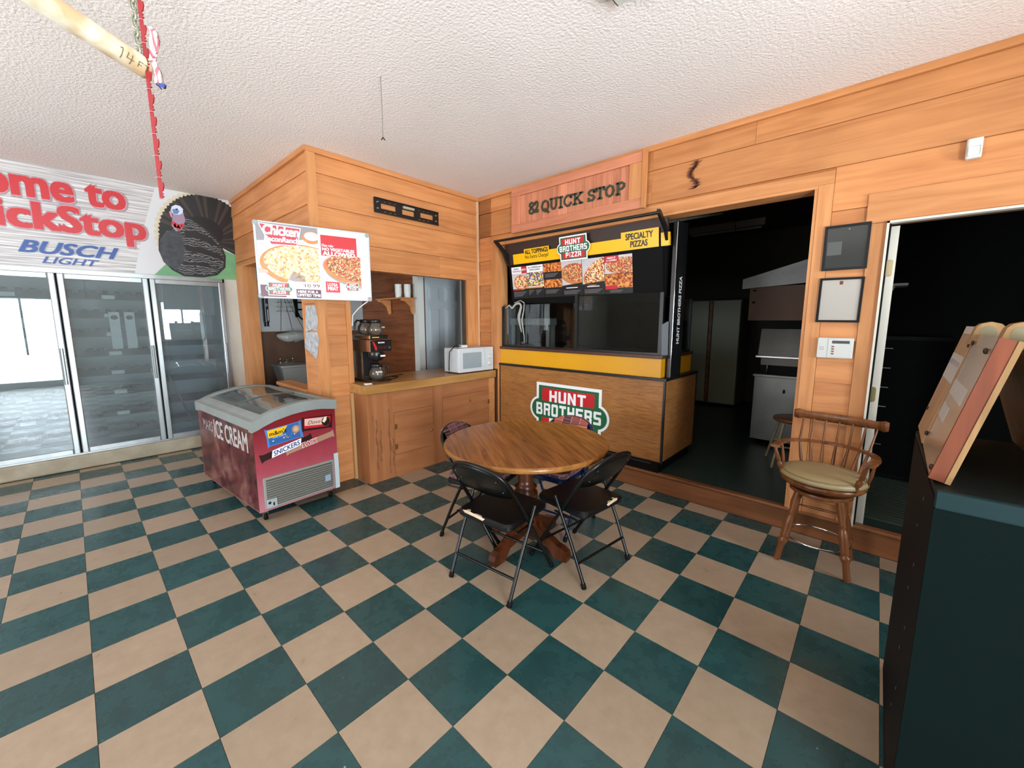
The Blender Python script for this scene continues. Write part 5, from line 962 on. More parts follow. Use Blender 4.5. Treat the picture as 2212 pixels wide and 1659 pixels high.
def chair_parts(t, fm, sm, torn=None, cushion=False):
    # back and front frame: one bent tube from front foot over the back to the other front foot
    def line(s, z): return (s*(0.215 if z < 0.55 else 0.215-0.02*((z-0.55)/0.2)), 0.225-0.64*z, z)
    zt = 0.66; L_ = [line(-1, z) for z in (0.01, 0.25, 0.45, 0.56, zt)]
    ar = []
    for k in range(1, 12):
        a = PI-PI*k/12; zz = zt+0.115*math.sin(a)**0.8; ar.append((0.2*math.cos(a), 0.225-0.64*zz-0.012*math.sin(a), zz))
    MB().tube(L_+ar+[line(1, z) for z in (zt, 0.56, 0.45, 0.25, 0.01)], 0.0115, fm, 10).build('back_frame', None, t)
    # pressed back panel
    b = MB(); n = 14; rows = 6; vs = []
    for r in range(rows+1):
        for k in range(n+1):
            x = -0.188+0.376*k/n; e = math.sqrt(max(0, 1-(x/0.2)**2)); ztop = zt+0.115*e**0.8-0.004; zbot = 0.555+0.03*(x/0.19)**2
            z = zbot+(ztop-zbot)*r/rows; vs.append((x, 0.225-0.64*z-0.03*e*math.sin(PI*(0.15+0.7*r/rows))-0.004, z))
    k_ = len(vs); vs += [(x, y+0.004, z) for x, y, z in vs]; fs = []
    for r in range(rows):
        for k in range(n): i = r*(n+1)+k; fs += [(i, i+1, i+n+2, i+n+1), (k_+i+n+1, k_+i+n+2, k_+i+1, k_+i)]
    for k in range(n): i = k; j_ = rows*(n+1)+k; fs += [(i+1, i, k_+i, k_+i+1), (j_, j_+1, k_+j_+1, k_+j_)]
    b.add(vs, fs, fm, True); BP = b.build('backrest', None, t)
    for x, z in ((-0.15, 0.70), (0.15, 0.70), (-0.165, 0.63), (0.165, 0.63)): MB().lathe([(0.004, 0), (0.003, 0.003)], (x, 0.225-0.64*z-0.02-0.010, z), STEEL, 8, (0,-1,0)).build('rivet', None, BP)
    # rear legs
    for s_ in (-1, 1):
        L2 = MB().tube([(s_*0.235, -0.005, 0.50), (s_*0.228, -0.13, 0.25), (s_*0.222, -0.235, 0.012)], 0.0105, fm, 10).build('rear_leg', None, t)
        for (x, y, z, d) in ((s_*0.222, -0.235, 0.0, (0, 0.35, 1)), (s_*0.215, 0.222, 0.0, (0, -0.5, 1))): MB().lathe([(0.010, 0.0), (0.015, 0.002), (0.015, 0.03), (0.012, 0.034)], (x, y, z), BLKM, 10, d).build('rubber_foot', None, L2)
    MB().tube([(-0.222, -0.185, 0.135), (0.222, -0.185, 0.135)], 0.008, fm, 8).build('rear_stretcher', None, t)
    MB().tube([(-0.213, 0.135, 0.14), (0.213, 0.135, 0.14)], 0.008, fm, 8).build('front_stretcher', None, t)
    for s_ in (-1, 1): MB().tube([(s_*0.208, 0.02, 0.385), (s_*0.225, -0.17, 0.40)], 0.006, fm, 6).build('seat_link', None, t)
    b = MB(); b.rbox(-0.20, 0.20, -0.205, 0.20, 0.395, 0.44, 0.05, sm, 5); S_ = b.build('seat', None, t)
    S_.data.polygons.foreach_set('use_smooth', [False]*len(S_.data.polygons))
    if torn:
        x0, w, sgn = torn; pts = [(0,0.012),(0.02,0.0),(0.09,-0.004),(0.135,-0.008),(0.15,0.004),(0.13,0.008),(0.118,0.020),(0.085,0.022),(0.07,0.014),(0.06,0.016),(0.045,0.020),(0.035,0.036),(0.02,0.032),(0.015,0.018)]
        V = [Vector((x0+p[0]*w*sgn, -0.2065+(max(0, p[1]-0.006))*1.2, 0.4408 if p[1] > 0.006 else 0.4408-(0.006-p[1])*1.3)) for p in pts]
        b = MB(); up_ = [(v.x, v.y, v.z) for v in V]; f_ = tuple(range(len(up_))) if sgn > 0 else tuple(range(len(up_)-1, -1, -1)); b.add(up_, [f_], FOAM); b.build('torn_foam', None, S_)
    if cushion:
        MB().rbox(-0.205, 0.205, -0.19, 0.205, 0.44, 0.478, 0.05, FAB, 4).build('seat_cushion', None, t)
        b = MB(); n = 10; vs = []
        for r in range(4):
            for k in range(n+1):
                x = -0.15+0.30*k/n; e = math.sqrt(max(0, 1-(x/0.2)**2)); z = [0.62, 0.70, zt+0.115*e**0.8+0.008, zt+0.115*e**0.8+0.010][r]; vs.append((x, 0.225-0.64*z+(0.014 if r < 3 else -0.02), z))
        b.add(vs, [(r*(n+1)+k+1, r*(n+1)+k, (r+1)*(n+1)+k, (r+1)*(n+1)+k+1) for r in range(3) for k in range(n)], FAB if cushion == 1 else FAB2); b.build('back_cover', None, t)
CA = thing('folding_chair', 'black metal folding chair nearest the camera, torn seat showing pale foam on its left', 'chair', (0.085, 0.825, 0), 0.10, 'folding chairs round the table'); chair_parts(CA, BLKG, VNL, (-0.15, 1.2, 1))
CB_ = thing('folding_chair', 'black metal folding chair right of the table, small tear at the seat edge', 'chair', (0.345, 1.265, 0), math.radians(83), 'folding chairs round the table'); chair_parts(CB_, BLKG, VNL, (0.13, 0.8, -1))
CC = thing('folding_chair', 'black folding chair left of the table with dark patterned seat cushion', 'chair', (-0.375, 1.10, 0), math.radians(-74), 'folding chairs round the table'); chair_parts(CC, BLKG, VNL, None, 1)
BLU = mat('blue_enamel', '16284e', 0.25, 0.3); CD = thing('folding_chair', 'blue folding chair behind the table with patterned cushion and coral printed back cover', 'chair', (-0.062, 1.55, 0), math.radians(186), 'folding chairs round the table'); chair_parts(CD, BLU, BLU, None, 2)
# ================================================================== CAPTAIN STOOL
CS = thing('captain_stool', 'brown wooden swivel captain stool with spindle back and buttoned beige cushion by the doorway', 'stool', (1.505, 2.275, 0))
SWA = math.radians(169)
def sw(name, b, m=None, parent=None): return b.build(name, m, parent or CS, None, SWA) if parent is None else b.build(name, m, parent)
sw('seat', MB().lathe([(0.0, 0.505), (0.17, 0.505), (0.205, 0.52), (0.222, 0.538), (0.222, 0.552), (0.21, 0.56), (0.0, 0.556)], (0,0,0), MAPLE, 40))
CU = mat('cushion_vinyl', '9a8862', 0.45)
cu = MB(); n = 40; prof_ = [(0.205, 0.558), (0.222, 0.565), (0.226, 0.578), (0.220, 0.590), (0.213, 0.596), (0.200, 0.603), (0.150, 0.610), (0.08, 0.612), (0.0, 0.612)]
cu.lathe(prof_, (0,0,0), CU, n); TU = [(0.09, 0.07), (-0.09, 0.07), (0.09, -0.07), (-0.09, -0.07)]
vv = []
for v in cu.v:
    d = min(math.hypot(v[0]-t_[0], v[1]-t_[1]) for t_ in TU); vv.append((v[0], v[1], v[2]-(0.009*math.exp(-(d/0.022)**2) if v[2] > 0.6 else 0)))
cu.v = vv; CUO = sw('seat_cushion', cu)
MB().lathe([(0.224, 0.566), (0.2295, 0.5695), (0.224, 0.573)], (0,0,0), mat('piping', '7d6c48', 0.5), n).build('piping', None, CUO); MB().lathe([(0.2165, 0.591), (0.2205, 0.5945), (0.2145, 0.598)], (0,0,0), mat('piping', '7d6c48', 0.5), n).build('piping', None, CUO)
for x, y in TU: MB().ball((x, y, 0.604), 0.009, mat('piping', '7d6c48', 0.5), 10, (1, 1, 0.5)).build('button', None, CUO)
def bow(a0, a1, rx, ry, z0, z1, cy, n=24): return [(rx*math.cos(math.radians(a0+(a1-a0)*i/n)), cy+ry*math.sin(math.radians(a0+(a1-a0)*i/n)), z0+(z1-z0)*abs(2*i/n-1)) for i in range(n+1)]
AB = bow(200-25, 365, 0.255, 0.205, 0.735, 0.735, 0.0, 28)
AB = [(0.236, 0.135, 0.735), (0.246, 0.06, 0.735)]+[(0.246*math.cos(math.radians(-a)), -0.01+0.205*math.sin(math.radians(-a)), 0.738) for a in range(0, 181, 10)]+[(-0.246, 0.06, 0.735), (-0.236, 0.135, 0.735)]
arm = MB(); vs = []; 
for i, p in enumerate(AB):
    q = AB[min(i+1, len(AB)-1)]; o_ = AB[max(i-1, 0)]; d = Vector((q[0]-o_[0], q[1]-o_[1], 0)).normalized(); nn = Vector((-d.y, d.x, 0)); w = 0.017 if 2 < i < len(AB)-3 else 0.022
    for s_, z in ((-1, -0.008), (1, -0.008), (1, 0.008), (-1, 0.008)): vs.append(tuple(Vector(p)+nn*w*s_+Vector((0, 0, z))))
m_ = len(AB); arm.add(vs, [(i*4+j, i*4+(j+1) % 4, (i+1)*4+(j+1) % 4, (i+1)*4+j) for i in range(m_-1) for j in range(4)]+[(3,2,1,0), ((m_-1)*4, (m_-1)*4+1, (m_-1)*4+2, (m_-1)*4+3)], MAPLE); sw('arm_bow', arm)
tp = [(0.010, 0), (0.013, 0.03), (0.009, 0.04), (0.016, 0.055), (0.017, 0.075), (0.009, 0.09), (0.014, 0.10), (0.011, 0.14), (0.009, 0.18)]
for s_ in (-1, 1):
    p0, p1 = Vector((s_*0.185, 0.10, 0.548)), Vector((s_*0.236, 0.125, 0.728)); L0 = (p1-p0).length; sw('arm_post', MB().lathe([(r, h*L0/0.18) for r, h in tp], tuple(p0), MAPLE, 12, p1-p0))
    p0, p1 = Vector((s_*0.215, -0.01, 0.548)), Vector((s_*0.246, -0.02, 0.730)); sw('arm_spindle', MB().tube([tuple(p0), tuple((p0+p1)/2), tuple(p1)], [0.006, 0.010, 0.006], MAPLE, 8))
for k in range(7):
    a = math.radians(-90+(k-3)*17); p0 = Vector((0.185*math.cos(a), 0.17*math.sin(a), 0.548)); pm = Vector((0.235*math.cos(a)*1.0, -0.01+0.205*math.sin(a), 0.738)); p1 = Vector((0.285*math.cos(math.radians(-90+(k-3)*14.5)), 0.03-0.275+0.02*abs(k-3)*0.4, 0.885)); sw('spindle', MB().tube([tuple(p0), tuple(p0.lerp(pm, 0.45)), tuple(pm), tuple(p1)], [0.006, 0.0105, 0.007, 0.0055], MAPLE, 8))
cr = MB(); n = 24; vs = []
for i in range(n+1):
    u = -1+2*i/n; x = 0.248*u; y = -0.262+0.055*u*u; h = 0.030-0.012*(u*u)+(0.014*math.exp(-((abs(u)-0.93)/0.10)**2)); zc = 0.902+0.008*abs(u)**3; t_ = 0.011
    for dy, dz in ((-t_, -h), (t_, -h), (t_*1.1, h*0.4), (t_*0.6, h), (-t_*0.6, h), (-t_*1.1, h*0.4)): vs.append((x, y+dy, zc+dz))
cr.add(vs, [(i*6+j, (i+1)*6+j, (i+1)*6+(j+1) % 6, i*6+(j+1) % 6) for i in range(n) for j in range(6)]+[tuple(range(6)), tuple(range(n*6+5, n*6-1, -1))], MAPLE, True); sw('crest_rail', cr)
MB().lathe([(0.10, 0.485), (0.10, 0.505)], (0,0,0), BLKM, 24).build('swivel_plate', None, CS); MB().lathe([(0.155, 0.46), (0.165, 0.468), (0.16, 0.485)], (0,0,0), MAPLE, 32).build('leg_block', None, CS)
lp = [(0.016, 0), (0.019, 0.02), (0.017, 0.10), (0.026, 0.13), (0.028, 0.145), (0.017, 0.155), (0.024, 0.165), (0.022, 0.18), (0.026, 0.24), (0.020, 0.30), (0.014, 0.315), (0.020, 0.325), (0.016, 0.34), (0.024, 0.40), (0.020, 0.47)]
for sx in (-1, 1):
    for sy in (-1, 1):
        p0, p1 = Vector((sx*0.18, sy*0.155, 0.002)), Vector((sx*0.105, sy*0.105, 0.468)); L0 = (p1-p0).length; MB().lathe([(r, h*L0/0.47) for r, h in lp], tuple(p0), MAPLE, 16, p1-p0).build('leg', None, CS)
for sx in (-1, 1): MB().tube([(sx*0.13, -0.12, 0.30), (sx*0.13, 0, 0.30), (sx*0.13, 0.12, 0.30)], [0.006, 0.011, 0.006], MAPLE, 8).build('stretcher', None, CS)
MB().tube([(-0.125, 0.125, 0.30), (0, 0.125, 0.30), (0.125, 0.125, 0.30)], [0.006, 0.011, 0.006], MAPLE, 8).build('stretcher', None, CS)
MB().tube([(0.175*math.cos(2*PI*i/36), 0.16*math.sin(2*PI*i/36), 0.155) for i in range(36)], 0.006, CHR, 8, closed=True).build('foot_ring', None, CS)

# ================================================================== RIGHT FOREGROUND CABINET + A-FRAME
GC = mat('green_cabinet', '081412', 0.8, spec=0.05, noise=('071110', 3, 0.6, (1,1,1))); KBT = thing('tall_cabinet', 'dark green tall display cabinet with black perforated side at the right edge of the room', 'cabinet', (1.84, 0.66, 0))
b = MB(); b.box(0.02, 0.95, 0.012, 0.80, 0.0, 1.06, BLKM); b.build('cabinet_body', None, KBT)
MB().box(0.0, 0.95, 0.0, 0.012, 0.0, 1.05, GC).build('front_panel', None, KBT)
MB().box(0.0, 0.02, 0.012, 0.80, 0.0, 1.08, BLKM).build('side_panel', None, KBT)
MB().rbox(0.0, 0.95, -0.004, 0.02, 1.05, 1.10, 0.006, mat('teal_rim', '14282a', 0.6, spec=0.15), axis='X').build('front_rim', None, KBT)
MB().box(0.0, 0.95, 0.02, 0.80, 1.075, 1.098, mat('cabinet_top', '0e1412', 0.5, spec=0.2)).build('cabinet_top', None, KBT)
b = MB()
for k in range(8): b.lathe([(0.006, 0), (0.006, 0.002)], (-0.001, 0.22+0.06*(k % 2), 1.0-0.11*k), mat('bolt_dull', '4a4d4b', 0.4, 0.8), 8, (-1,0,0))
b.build('side_bolt', None, KBT, kind='stuff')
BX = MB(); BX.box(2.2, 2.6, 1.02, 1.40, 1.10, 1.165, mat('olive_box', '23261a', 0.5)); tag(BX.build('flat_box'), 'flat dark olive box lying on the green cabinet behind the wooden stand', 'box')
AF = thing('wooden_stand', 'reddish wooden A-frame stand with two rounded lugs leaning on top of the green cabinet', 'stand', (0, 0, 0))
lean = Vector((0.088, 0, 0.392)); tx = Vector((0.040, 0, -0.010)); base = Vector((1.828, 0.735, 1.111))
def slab(u0, u1, v0, v1, d0, d1, m, name, parent=AF, skew=0.0):
    """board in the leaning plane: u along y, v up the lean, d = depth away from the shop"""
    b = MB(); vs = []
    for d in (d0, d1):
        for u, v in ((u0, v0), (u1, v0+skew), (u1, v1), (u0, v1)): vs.append(tuple(base+Vector((0.025*u, u, 0))+lean*v+tx*d))
    b.add(vs, [(3,2,1,0), (4,5,6,7), (0,1,5,4), (1,2,6,5), (2,3,7,6), (3,0,4,7)], m); return b.build(name, None, parent)
CBD = wood('stand_board', 'a8825e', '8f6c4a', 'Z', var=0.04); REDW = wood('stand_red_board', '743a22', '5c2c18', 'Z', var=0.02); LTW = wood('stand_light_edge', '927048', '7c5c38', 'Z', var=0.02)
L1 = slab(0.44, 0.77, 0.0, 0.99, 0.0, 0.7, CBD, 'side_board'); L2 = slab(0.012, 0.425, 0.0, 1.0, 0.08, 0.7, mat('clear_wrap_board', '9c8670', 0.18, noise=('85705a', 5, 0.5, (1,1,1))), 'side_board'); slab(0.425, 0.44, 0.02, 1.0, 0.1, 0.6, mat('slot_dark', '2a1c12', 0.8), 'slot')
slab(-0.004, 0.012, 0.0, 1.0, 0.0, 0.80, REDW, 'end_board'); slab(-0.006, 0.012, 0.0, 1.0, 0.80, 1.08, LTW, 'edge_strip')
lb = slab(0.445, 0.765, 0.56, 0.80, -0.02, 0.0, mat('paper_label', 'b0aca6', 0.5), 'paper_label', L1); slab(0.445, 0.765, 0.70, 0.745, -0.03, -0.02, PGR, 'label_stripe', L1)
slab(0.10, 0.41, 0.50, 0.62, 0.05, 0.08, mat('paper_label', 'b0aca6', 0.5), 'paper_label', L2); slab(0.25, 0.41, 0.30, 0.42, 0.05, 0.08, mat('paper_label', 'b0aca6', 0.5), 'paper_label', L2)
slab(0.44, 0.77, 0.985, 1.06, 0.0, 0.7, mat('cap_white', 'b9ada2', 0.5), 'cap_strip')
for u, v in ((0.41, 0.93), (0.45, 0.90), (0.10, 0.90), (0.44, 0.10), (0.03, 0.06), (0.72, 0.22)):
    p = base+Vector((0.025*u, u, 0))+lean*v; MB().ball(tuple(p), 0.009, mat('knot_dark', '2e1a10', 0.6), 8, (0.6, 1, 1)).build('screw', None, AF)
for cx, cy, cz in ((1.950, 1.16, 1.505), (1.968, 0.86, 1.505)):
    pts = [(cx-0.04, cz-0.035), (cx+0.045, cz-0.035), (cx+0.04, cz+0.012)]+[(cx+0.005+0.033*math.cos(math.radians(a)), cz+0.012+0.026*math.sin(math.radians(a))) for a in (20, 50, 90, 130, 160)]
    g_ = MB().prism(pts, cy-0.02, cy+0.03, LTW).build('round_lug', None, AF); MB().disc(cx+0.0, cz+0.002, 0.019, 0.024, 0, mat('lug_tan', '6f6448', 0.6)).build('lug_inset', None, g_, (0, cy-0.0206, 0))
b = MB(); vs = []
q0, q1 = Vector((1.985, 0.76, 1.49)), Vector((2.10, 0.76, 1.10))
for y in (0.0, 0.74):
    for p, dx in ((q0, 0), (q1, 0), (q1, 0.03), (q0, 0.03)): vs.append((p.x+dx, p.y+y, p.z))
b.add(vs, [(0,1,2,3), (7,6,5,4), (0,4,5,1), (1,5,6,2), (2,6,7,3), (3,7,4,0)], LTW); b.build('rear_leaf', None, AF)

# ================================================================== BACK WALL SMALL THINGS
def picture(label, x0, x1, z0, z1, fr, art, tilt=0.0, extra=None):
    cx, cz = (x0+x1)/2, (z0+z1)/2; w, h = (x1-x0)/2, (z1-z0)/2; t = thing('picture_frame', label, 'picture', (cx, YW-0.003, cz), (0, tilt, 0), 'picture frames beside the opening')
    b = MB(); f = 0.014
    b.box(-w, w, -0.02, 0, h-f, h, fr); b.box(-w, w, -0.02, 0, -h, -h+f, fr); b.box(-w, -w+f, -0.02, 0, -h+f, h-f, fr); b.box(w-f, w, -0.02, 0, -h+f, h-f, fr); b.build('frame', None, t)
    MB().box(-w+f, w-f, -0.012, -0.002, -h+f, h-f, art).build('picture_sheet', None, t)
    if extra: extra(t, w, h)
    return t
GFR = mat('grey_frame', '121315', 0.5, spec=0.25); PGL = glass('picture_glass', 'f2f2f2', 0.0, 1.5, 0.03, '808080', 1.3)
def e1(t, w, h):
    b = MB(); b.rect(-w+0.02, -0.02, -0.045, 0.04, 0, mat('faint_print', '4a4c4a', 0.5)); b.text('Certificate', -w+0.025, -0.025, -0.02, -0.01, 2, mat('faint_text', '5c5e5c', 0.5)); b.build('faded_print', None, t, (0, -0.0125, 0)); MB().lathe([(0.004, 0), (0.004, 0.003)], (0.01, -0.021, h-0.03), STEEL, 8, (0,-1,0)).build('nail', None, t)
def e1(t, w, h):
    b = MB(); b.rect(-w+0.02, -0.02, -0.045, 0.04, 0, mat('faint_print', '4a4c4a', 0.5)); b.build('faded_print', None, t, (0, -0.0125, 0)); MB().lathe([(0.004, 0), (0.004, 0.003)], (0.01, -0.012, h-0.03), STEEL, 8, (0,-1,0)).build('nail', None, t)
def e2(t, w, h):
    b = MB(); b.disc(0.0, h-0.03, 0.022, 0.022, 0, mat('hanger_tan', 'b9a08c', 0.5), a0=PI, a1=2*PI); b.rect(-0.009, 0.009, h-0.045, h-0.022, 1, mat('hanger_brown', '5b2f28', 0.5)); b.build('hanger_tab', None, t, (0, -0.0125, 0))
picture('dark glazed picture in a grey frame, the upper of two beside the opening', 1.362, 1.594, 1.882, 2.168, GFR, mat('dark_picture', '2c2e2d', 0.12), 0.0, e1)
picture('blank pale picture backing in a black frame, the lower of two beside the opening', 1.360, 1.590, 1.541, 1.832, mat('thin_black_frame', '0b0b0c', 0.5, spec=0.2), mat('pale_backing', 'a9a299', 0.5), 0.012, e2)
KP = thing('alarm_keypad', 'white alarm keypad with small display on the wall below the pictures', 'keypad', (1.384, YW-0.004, 1.302)); KPW = mat('keypad_white', 'c9c9c4', 0.4)
MB().rbox(0, 0.19, -0.028, 0, 0, 0.135, 0.006, KPW, axis='Y').build('keypad_body', None, KP); b = MB(); b.rect(0.078, 0.170, 0.098, 0.117, 0, mat('lcd', '3b413e', 0.2)); b.build('display', None, KP, (0, -0.0285, 0))
MB().rbox(0.058, 0.186, -0.031, -0.028, 0.006, 0.129, 0.004, KPW, axis='Y').build('keypad_flap', None, KP)
for k in range(4): MB().box(0.078, 0.092, -0.0335, -0.031, 0.025+k*0.016, 0.034+k*0.016, mat('key_red', '8a4a44', 0.5)).build('button', None, KP)
for k in range(4): MB().box(0.014+0.014*(k % 2), 0.022+0.014*(k % 2), -0.029, -0.028, 0.055+0.014*(k//2), 0.06+0.014*(k//2), PGR).build('indicator', None, KP)
C_ = [c for c in KP.children if c.name.startswith('display')][0]; C_.location.y = -0.0315
PIR = thing('motion_sensor', 'small white motion sensor high on the back wall above the side doorway', 'sensor', (1.955, YW-0.004, 2.435)); MB().rbox(0, 0.062, -0.035, 0, 0, 0.105, 0.01, KPW).build('sensor_body', None, PIR); MB().rbox(0.008, 0.054, -0.042, -0.034, 0.012, 0.06, 0.01, mat('lens_white', 'dcdad2', 0.3)).build('lens', None, PIR)
# ================================================================== CEILING THINGS
W_ = MB(); W_.tube([(-0.703, 0.58, H), (-0.702, 0.581, 2.84), (-0.704, 0.58, 2.67)], 0.002, mat('wire_grey', '6a6660', 0.5), 6); W_.tube([(-0.704, 0.58, 2.67), (-0.712, 0.574, 2.655)], 0.003, BLKM, 5); W_.tube([(-0.704, 0.58, 2.67), (-0.694, 0.588, 2.653)], 0.003, BLKM, 5); tag(W_.build('ceiling_wire'), 'thin loose wire dangling from the popcorn ceiling', 'wire')
FX = thing('ceiling_light', 'flat white ceiling light box with brown edge at the top of the picture', 'light', (0.66, 0.995, H)); MB().box(0, 1.2, -0.3, 0, -0.04, 0, mat('fixture_side', '5a4238', 0.6)).build('housing', None, FX); MB().box(0.008, 1.19, -0.29, -0.004, -0.045, -0.04, mat('fixture_white', 'b9b9b0', 0.5)).build('diffuser', None, FX)
# cane pole, chain, clip strip and ribbon
PA, PB = Vector((-0.122, -0.585, 2.335)), Vector((0.052, -0.84, 2.353)); dP = (PB-PA).normalized(); PBE = PA+dP*1.6
def polem():
    m = bpy.data.materials.new('cane'); m.use_nodes = True; nt = m.node_tree; N = nt.nodes; L = nt.links; b = N['Principled BSDF']; b.inputs['Roughness'].default_value = 0.3
    tc = N.new('ShaderNodeTexCoord'); nz = N.new('ShaderNodeTexNoise'); nz.inputs['Scale'].default_value = 9; nz.inputs['Detail'].default_value = 4; L.new(tc.outputs['Object'], nz.inputs['Vector']); cr = N.new('ShaderNodeValToRGB'); cr.color_ramp.elements[0].position = 0.35; cr.color_ramp.elements[0].color = srgb('c4a67e'); cr.color_ramp.elements[1].position = 0.55; cr.color_ramp.elements[1].color = srgb('e8e0cc'); L.new(nz.outputs['Fac'], cr.inputs[0]); L.new(cr.outputs[0], b.inputs['Base Color']); return m
PO = thing('cane_pole', 'thick pale cane pole marked 14 FT hung horizontally below the ceiling on a chain', 'pole', (0, 0, 0)); b = MB(); b.lathe([(0.024, 0), (0.030, 0.004), (0.031, 0.02), (0.031, 0.5), (0.033, 0.52), (0.031, 0.54), (0.033, 1.6)], tuple(PA), polem(), 28, dP); b.build('pole', None, PO)
INK = mat('ink', '5a4e3e', 0.6)
toC = (CAM-PA); toC = (toC-dP*toC.dot(dP)).normalized(); up2 = toC.cross(dP).normalized()
if up2.z < 0: up2 = -up2
def on_pole(s_, h): a = h/0.0312; return PA+dP*s_+(toC*math.cos(a)+up2*math.sin(a))*0.0318
for nm, sts in (('marking', [[(0.100,0.013),(0.094,0.016),(0.092,-0.014)]]), ('marking', [[(0.078,0.014),(0.080,-0.002),(0.060,-0.001)],[(0.067,0.012),(0.066,-0.016)]]), ('marking', [[(0.048,0.008),(0.047,-0.008)],[(0.048,0.008),(0.036,0.008)],[(0.048,0.0),(0.038,0.0)]]), ('marking', [[(0.032,0.008),(0.018,0.008)],[(0.025,0.008),(0.024,-0.008)]])):
    b = MB()
    for st in sts:
        for i in range(len(st)-1):
            for q in range(5):
                p_ = [st[i][0]+(st[i+1][0]-st[i][0])*t for t in (q/5, (q+1)/5)]; h_ = [st[i][1]+(st[i+1][1]-st[i][1])*t for t in (q/5, (q+1)/5)]
                b.tube([tuple(on_pole(p_[0], h_[0])), tuple(on_pole(p_[1], h_[1]))], 0.0011, INK, 5)
    b.build(nm, None, PO)
CH = thing('hanging_chain', 'galvanised link chain holding the cane pole from the ceiling', 'chain', (0, 0, 0)); GAL = mat('galvanised', '9a9a88', 0.35, 0.7)
ct, cb2 = Vector((-0.172, -0.600, H)), Vector((-0.160, -0.592, 2.372)); nL = 26
for k in range(nL):
    c = cb2.lerp(ct, (k+0.5)/nL); r, h = 0.0095, 0.016; pts = []
    for i in range(14):
        a = 2*PI*i/14; x = r*math.cos(a); z = h*math.sin(a)+(0.004 if math.sin(a) > 0 else -0.004)
        pts.append((c.x+(x if k % 2 else 0), c.y+(0 if k % 2 else x), c.z+z))
    MB().tube(pts, 0.0036, GAL, 6, closed=True).build('link', None, CH)
RS = mat('red_plastic', '861c22', 0.35); STR = thing('clip_strip', 'long red plastic clip strip with small hooks hanging vertically beside the pole end', 'clip strip', (-0.088, -0.590, 0))
b = MB(); b.box(-0.0055, 0.0055, -0.001, 0.001, 1.935, 2.80, RS); b.build('strip', None, STR, None, R90*0.45)
k = 0; z = 1.96
while z < 2.78:
    b = MB(); b.prism([(0.005, z), (0.009, z), (0.013, z+0.016), (0.012, z+0.026), (0.007, z+0.024), (0.005, z+0.018)], -0.002, 0.002, RS); b.box(0.005, 0.009, -0.002, 0.002, z-0.020, z-0.016, RS); b.box(0.005, 0.008, -0.002, 0.002, z-0.011, z-0.008, RS); b.tube([(-0.013, -0.002, z-0.026), (0.0, -0.004, z-0.024), (0.012, -0.002, z-0.026)], 0.0008, mat('clip_wire', 'b9a0a0', 0.4, 0.5), 5); b.build('hook', None, STR, None, R90*0.45); z += 0.0655
def stripes():
    m = bpy.data.materials.new('ribbon_cloth'); m.use_nodes = True; nt = m.node_tree; N = nt.nodes; L = nt.links; b = N['Principled BSDF']; b.inputs['Roughness'].default_value = 0.7
    tc = N.new('ShaderNodeTexCoord'); w = N.new('ShaderNodeTexWave'); w.bands_direction = 'X'; w.inputs['Scale'].default_value = 32; L.new(tc.outputs['Object'], w.inputs['Vector']); cr = N.new('ShaderNodeValToRGB'); cr.color_ramp.interpolation = 'CONSTANT'; cr.color_ramp.elements[0].color = srgb('e6dadc'); cr.color_ramp.elements[1].position = 0.66; cr.color_ramp.elements[1].color = srgb('c9656c'); L.new(w.outputs['Fac'], cr.inputs[0]); L.new(cr.outputs[0], b.inputs['Base Color']); return m
RB = thing('striped_ribbon', 'crumpled red and white striped ribbon with a blue tip tied at the pole end', 'ribbon', (-0.078, -0.578, 2.345), math.radians(40)); RM = stripes()
def cloth(p, wds, m, nm):
    b = MB(); vs = []
    for i, ((x, z), w) in enumerate(zip(p, wds)):
        for j in range(5): u = j/4-0.5; vs.append((x+w*u, 0.010*math.sin(j*2.2+i), z+0.004*math.cos(j*2+i)))
    k0 = len(vs); vs += [(x, y+0.0015, z) for x, y, z in vs]; n = len(p); fs = []
    for i in range(n-1):
        for j in range(4): a = i*5+j; fs += [(a, a+5, a+6, a+1), (k0+a+1, k0+a+6, k0+a+5, k0+a)]
    b.add(vs, fs, m, True); return b.build(nm, None, RB)
cloth([(0.006, 0.095), (0.012, 0.085), (0.018, 0.06), (0.016, 0.03), (0.004, 0.0)], [0.014, 0.034, 0.042, 0.036, 0.012], RM, 'upper_fold'); cloth([(0.004, 0.0), (0.012, -0.03), (0.018, -0.065)], [0.012, 0.032, 0.032], RM, 'lower_fold'); cloth([(0.018, -0.065), (0.024, -0.078)], [0.032, 0.014], mat('ribbon_blue', '3a4a8c', 0.7), 'blue_tip')

# ================================================================== KITCHEN
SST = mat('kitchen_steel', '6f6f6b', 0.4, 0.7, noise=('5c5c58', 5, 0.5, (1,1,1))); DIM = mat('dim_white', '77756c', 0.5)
FRY = thing('fryer_cabinet', 'grey steel fryer cabinet standing on the kitchen floor behind the opening', 'fryer', (0.69, 4.30, ZK))
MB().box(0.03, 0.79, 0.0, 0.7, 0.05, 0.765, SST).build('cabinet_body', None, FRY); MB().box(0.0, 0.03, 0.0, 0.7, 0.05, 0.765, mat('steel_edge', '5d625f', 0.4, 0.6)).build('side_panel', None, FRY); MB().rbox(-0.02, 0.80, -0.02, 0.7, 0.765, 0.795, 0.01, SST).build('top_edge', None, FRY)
for x in (0.04, 0.76): MB().lathe([(0.02, 0), (0.02, 0.05)], (x, 0.04, 0), BLKM, 10).build('foot', None, FRY)
MB().rbox(0.28, 0.30, -0.012, 0, 0.60, 0.64, 0.003, BLKM, axis='Y').build('latch', None, FRY)
OV = thing('steam_hood_oven', 'steel counter oven with sloping lid on the fryer cabinet', 'oven', (0.70, 4.32, 0.966))
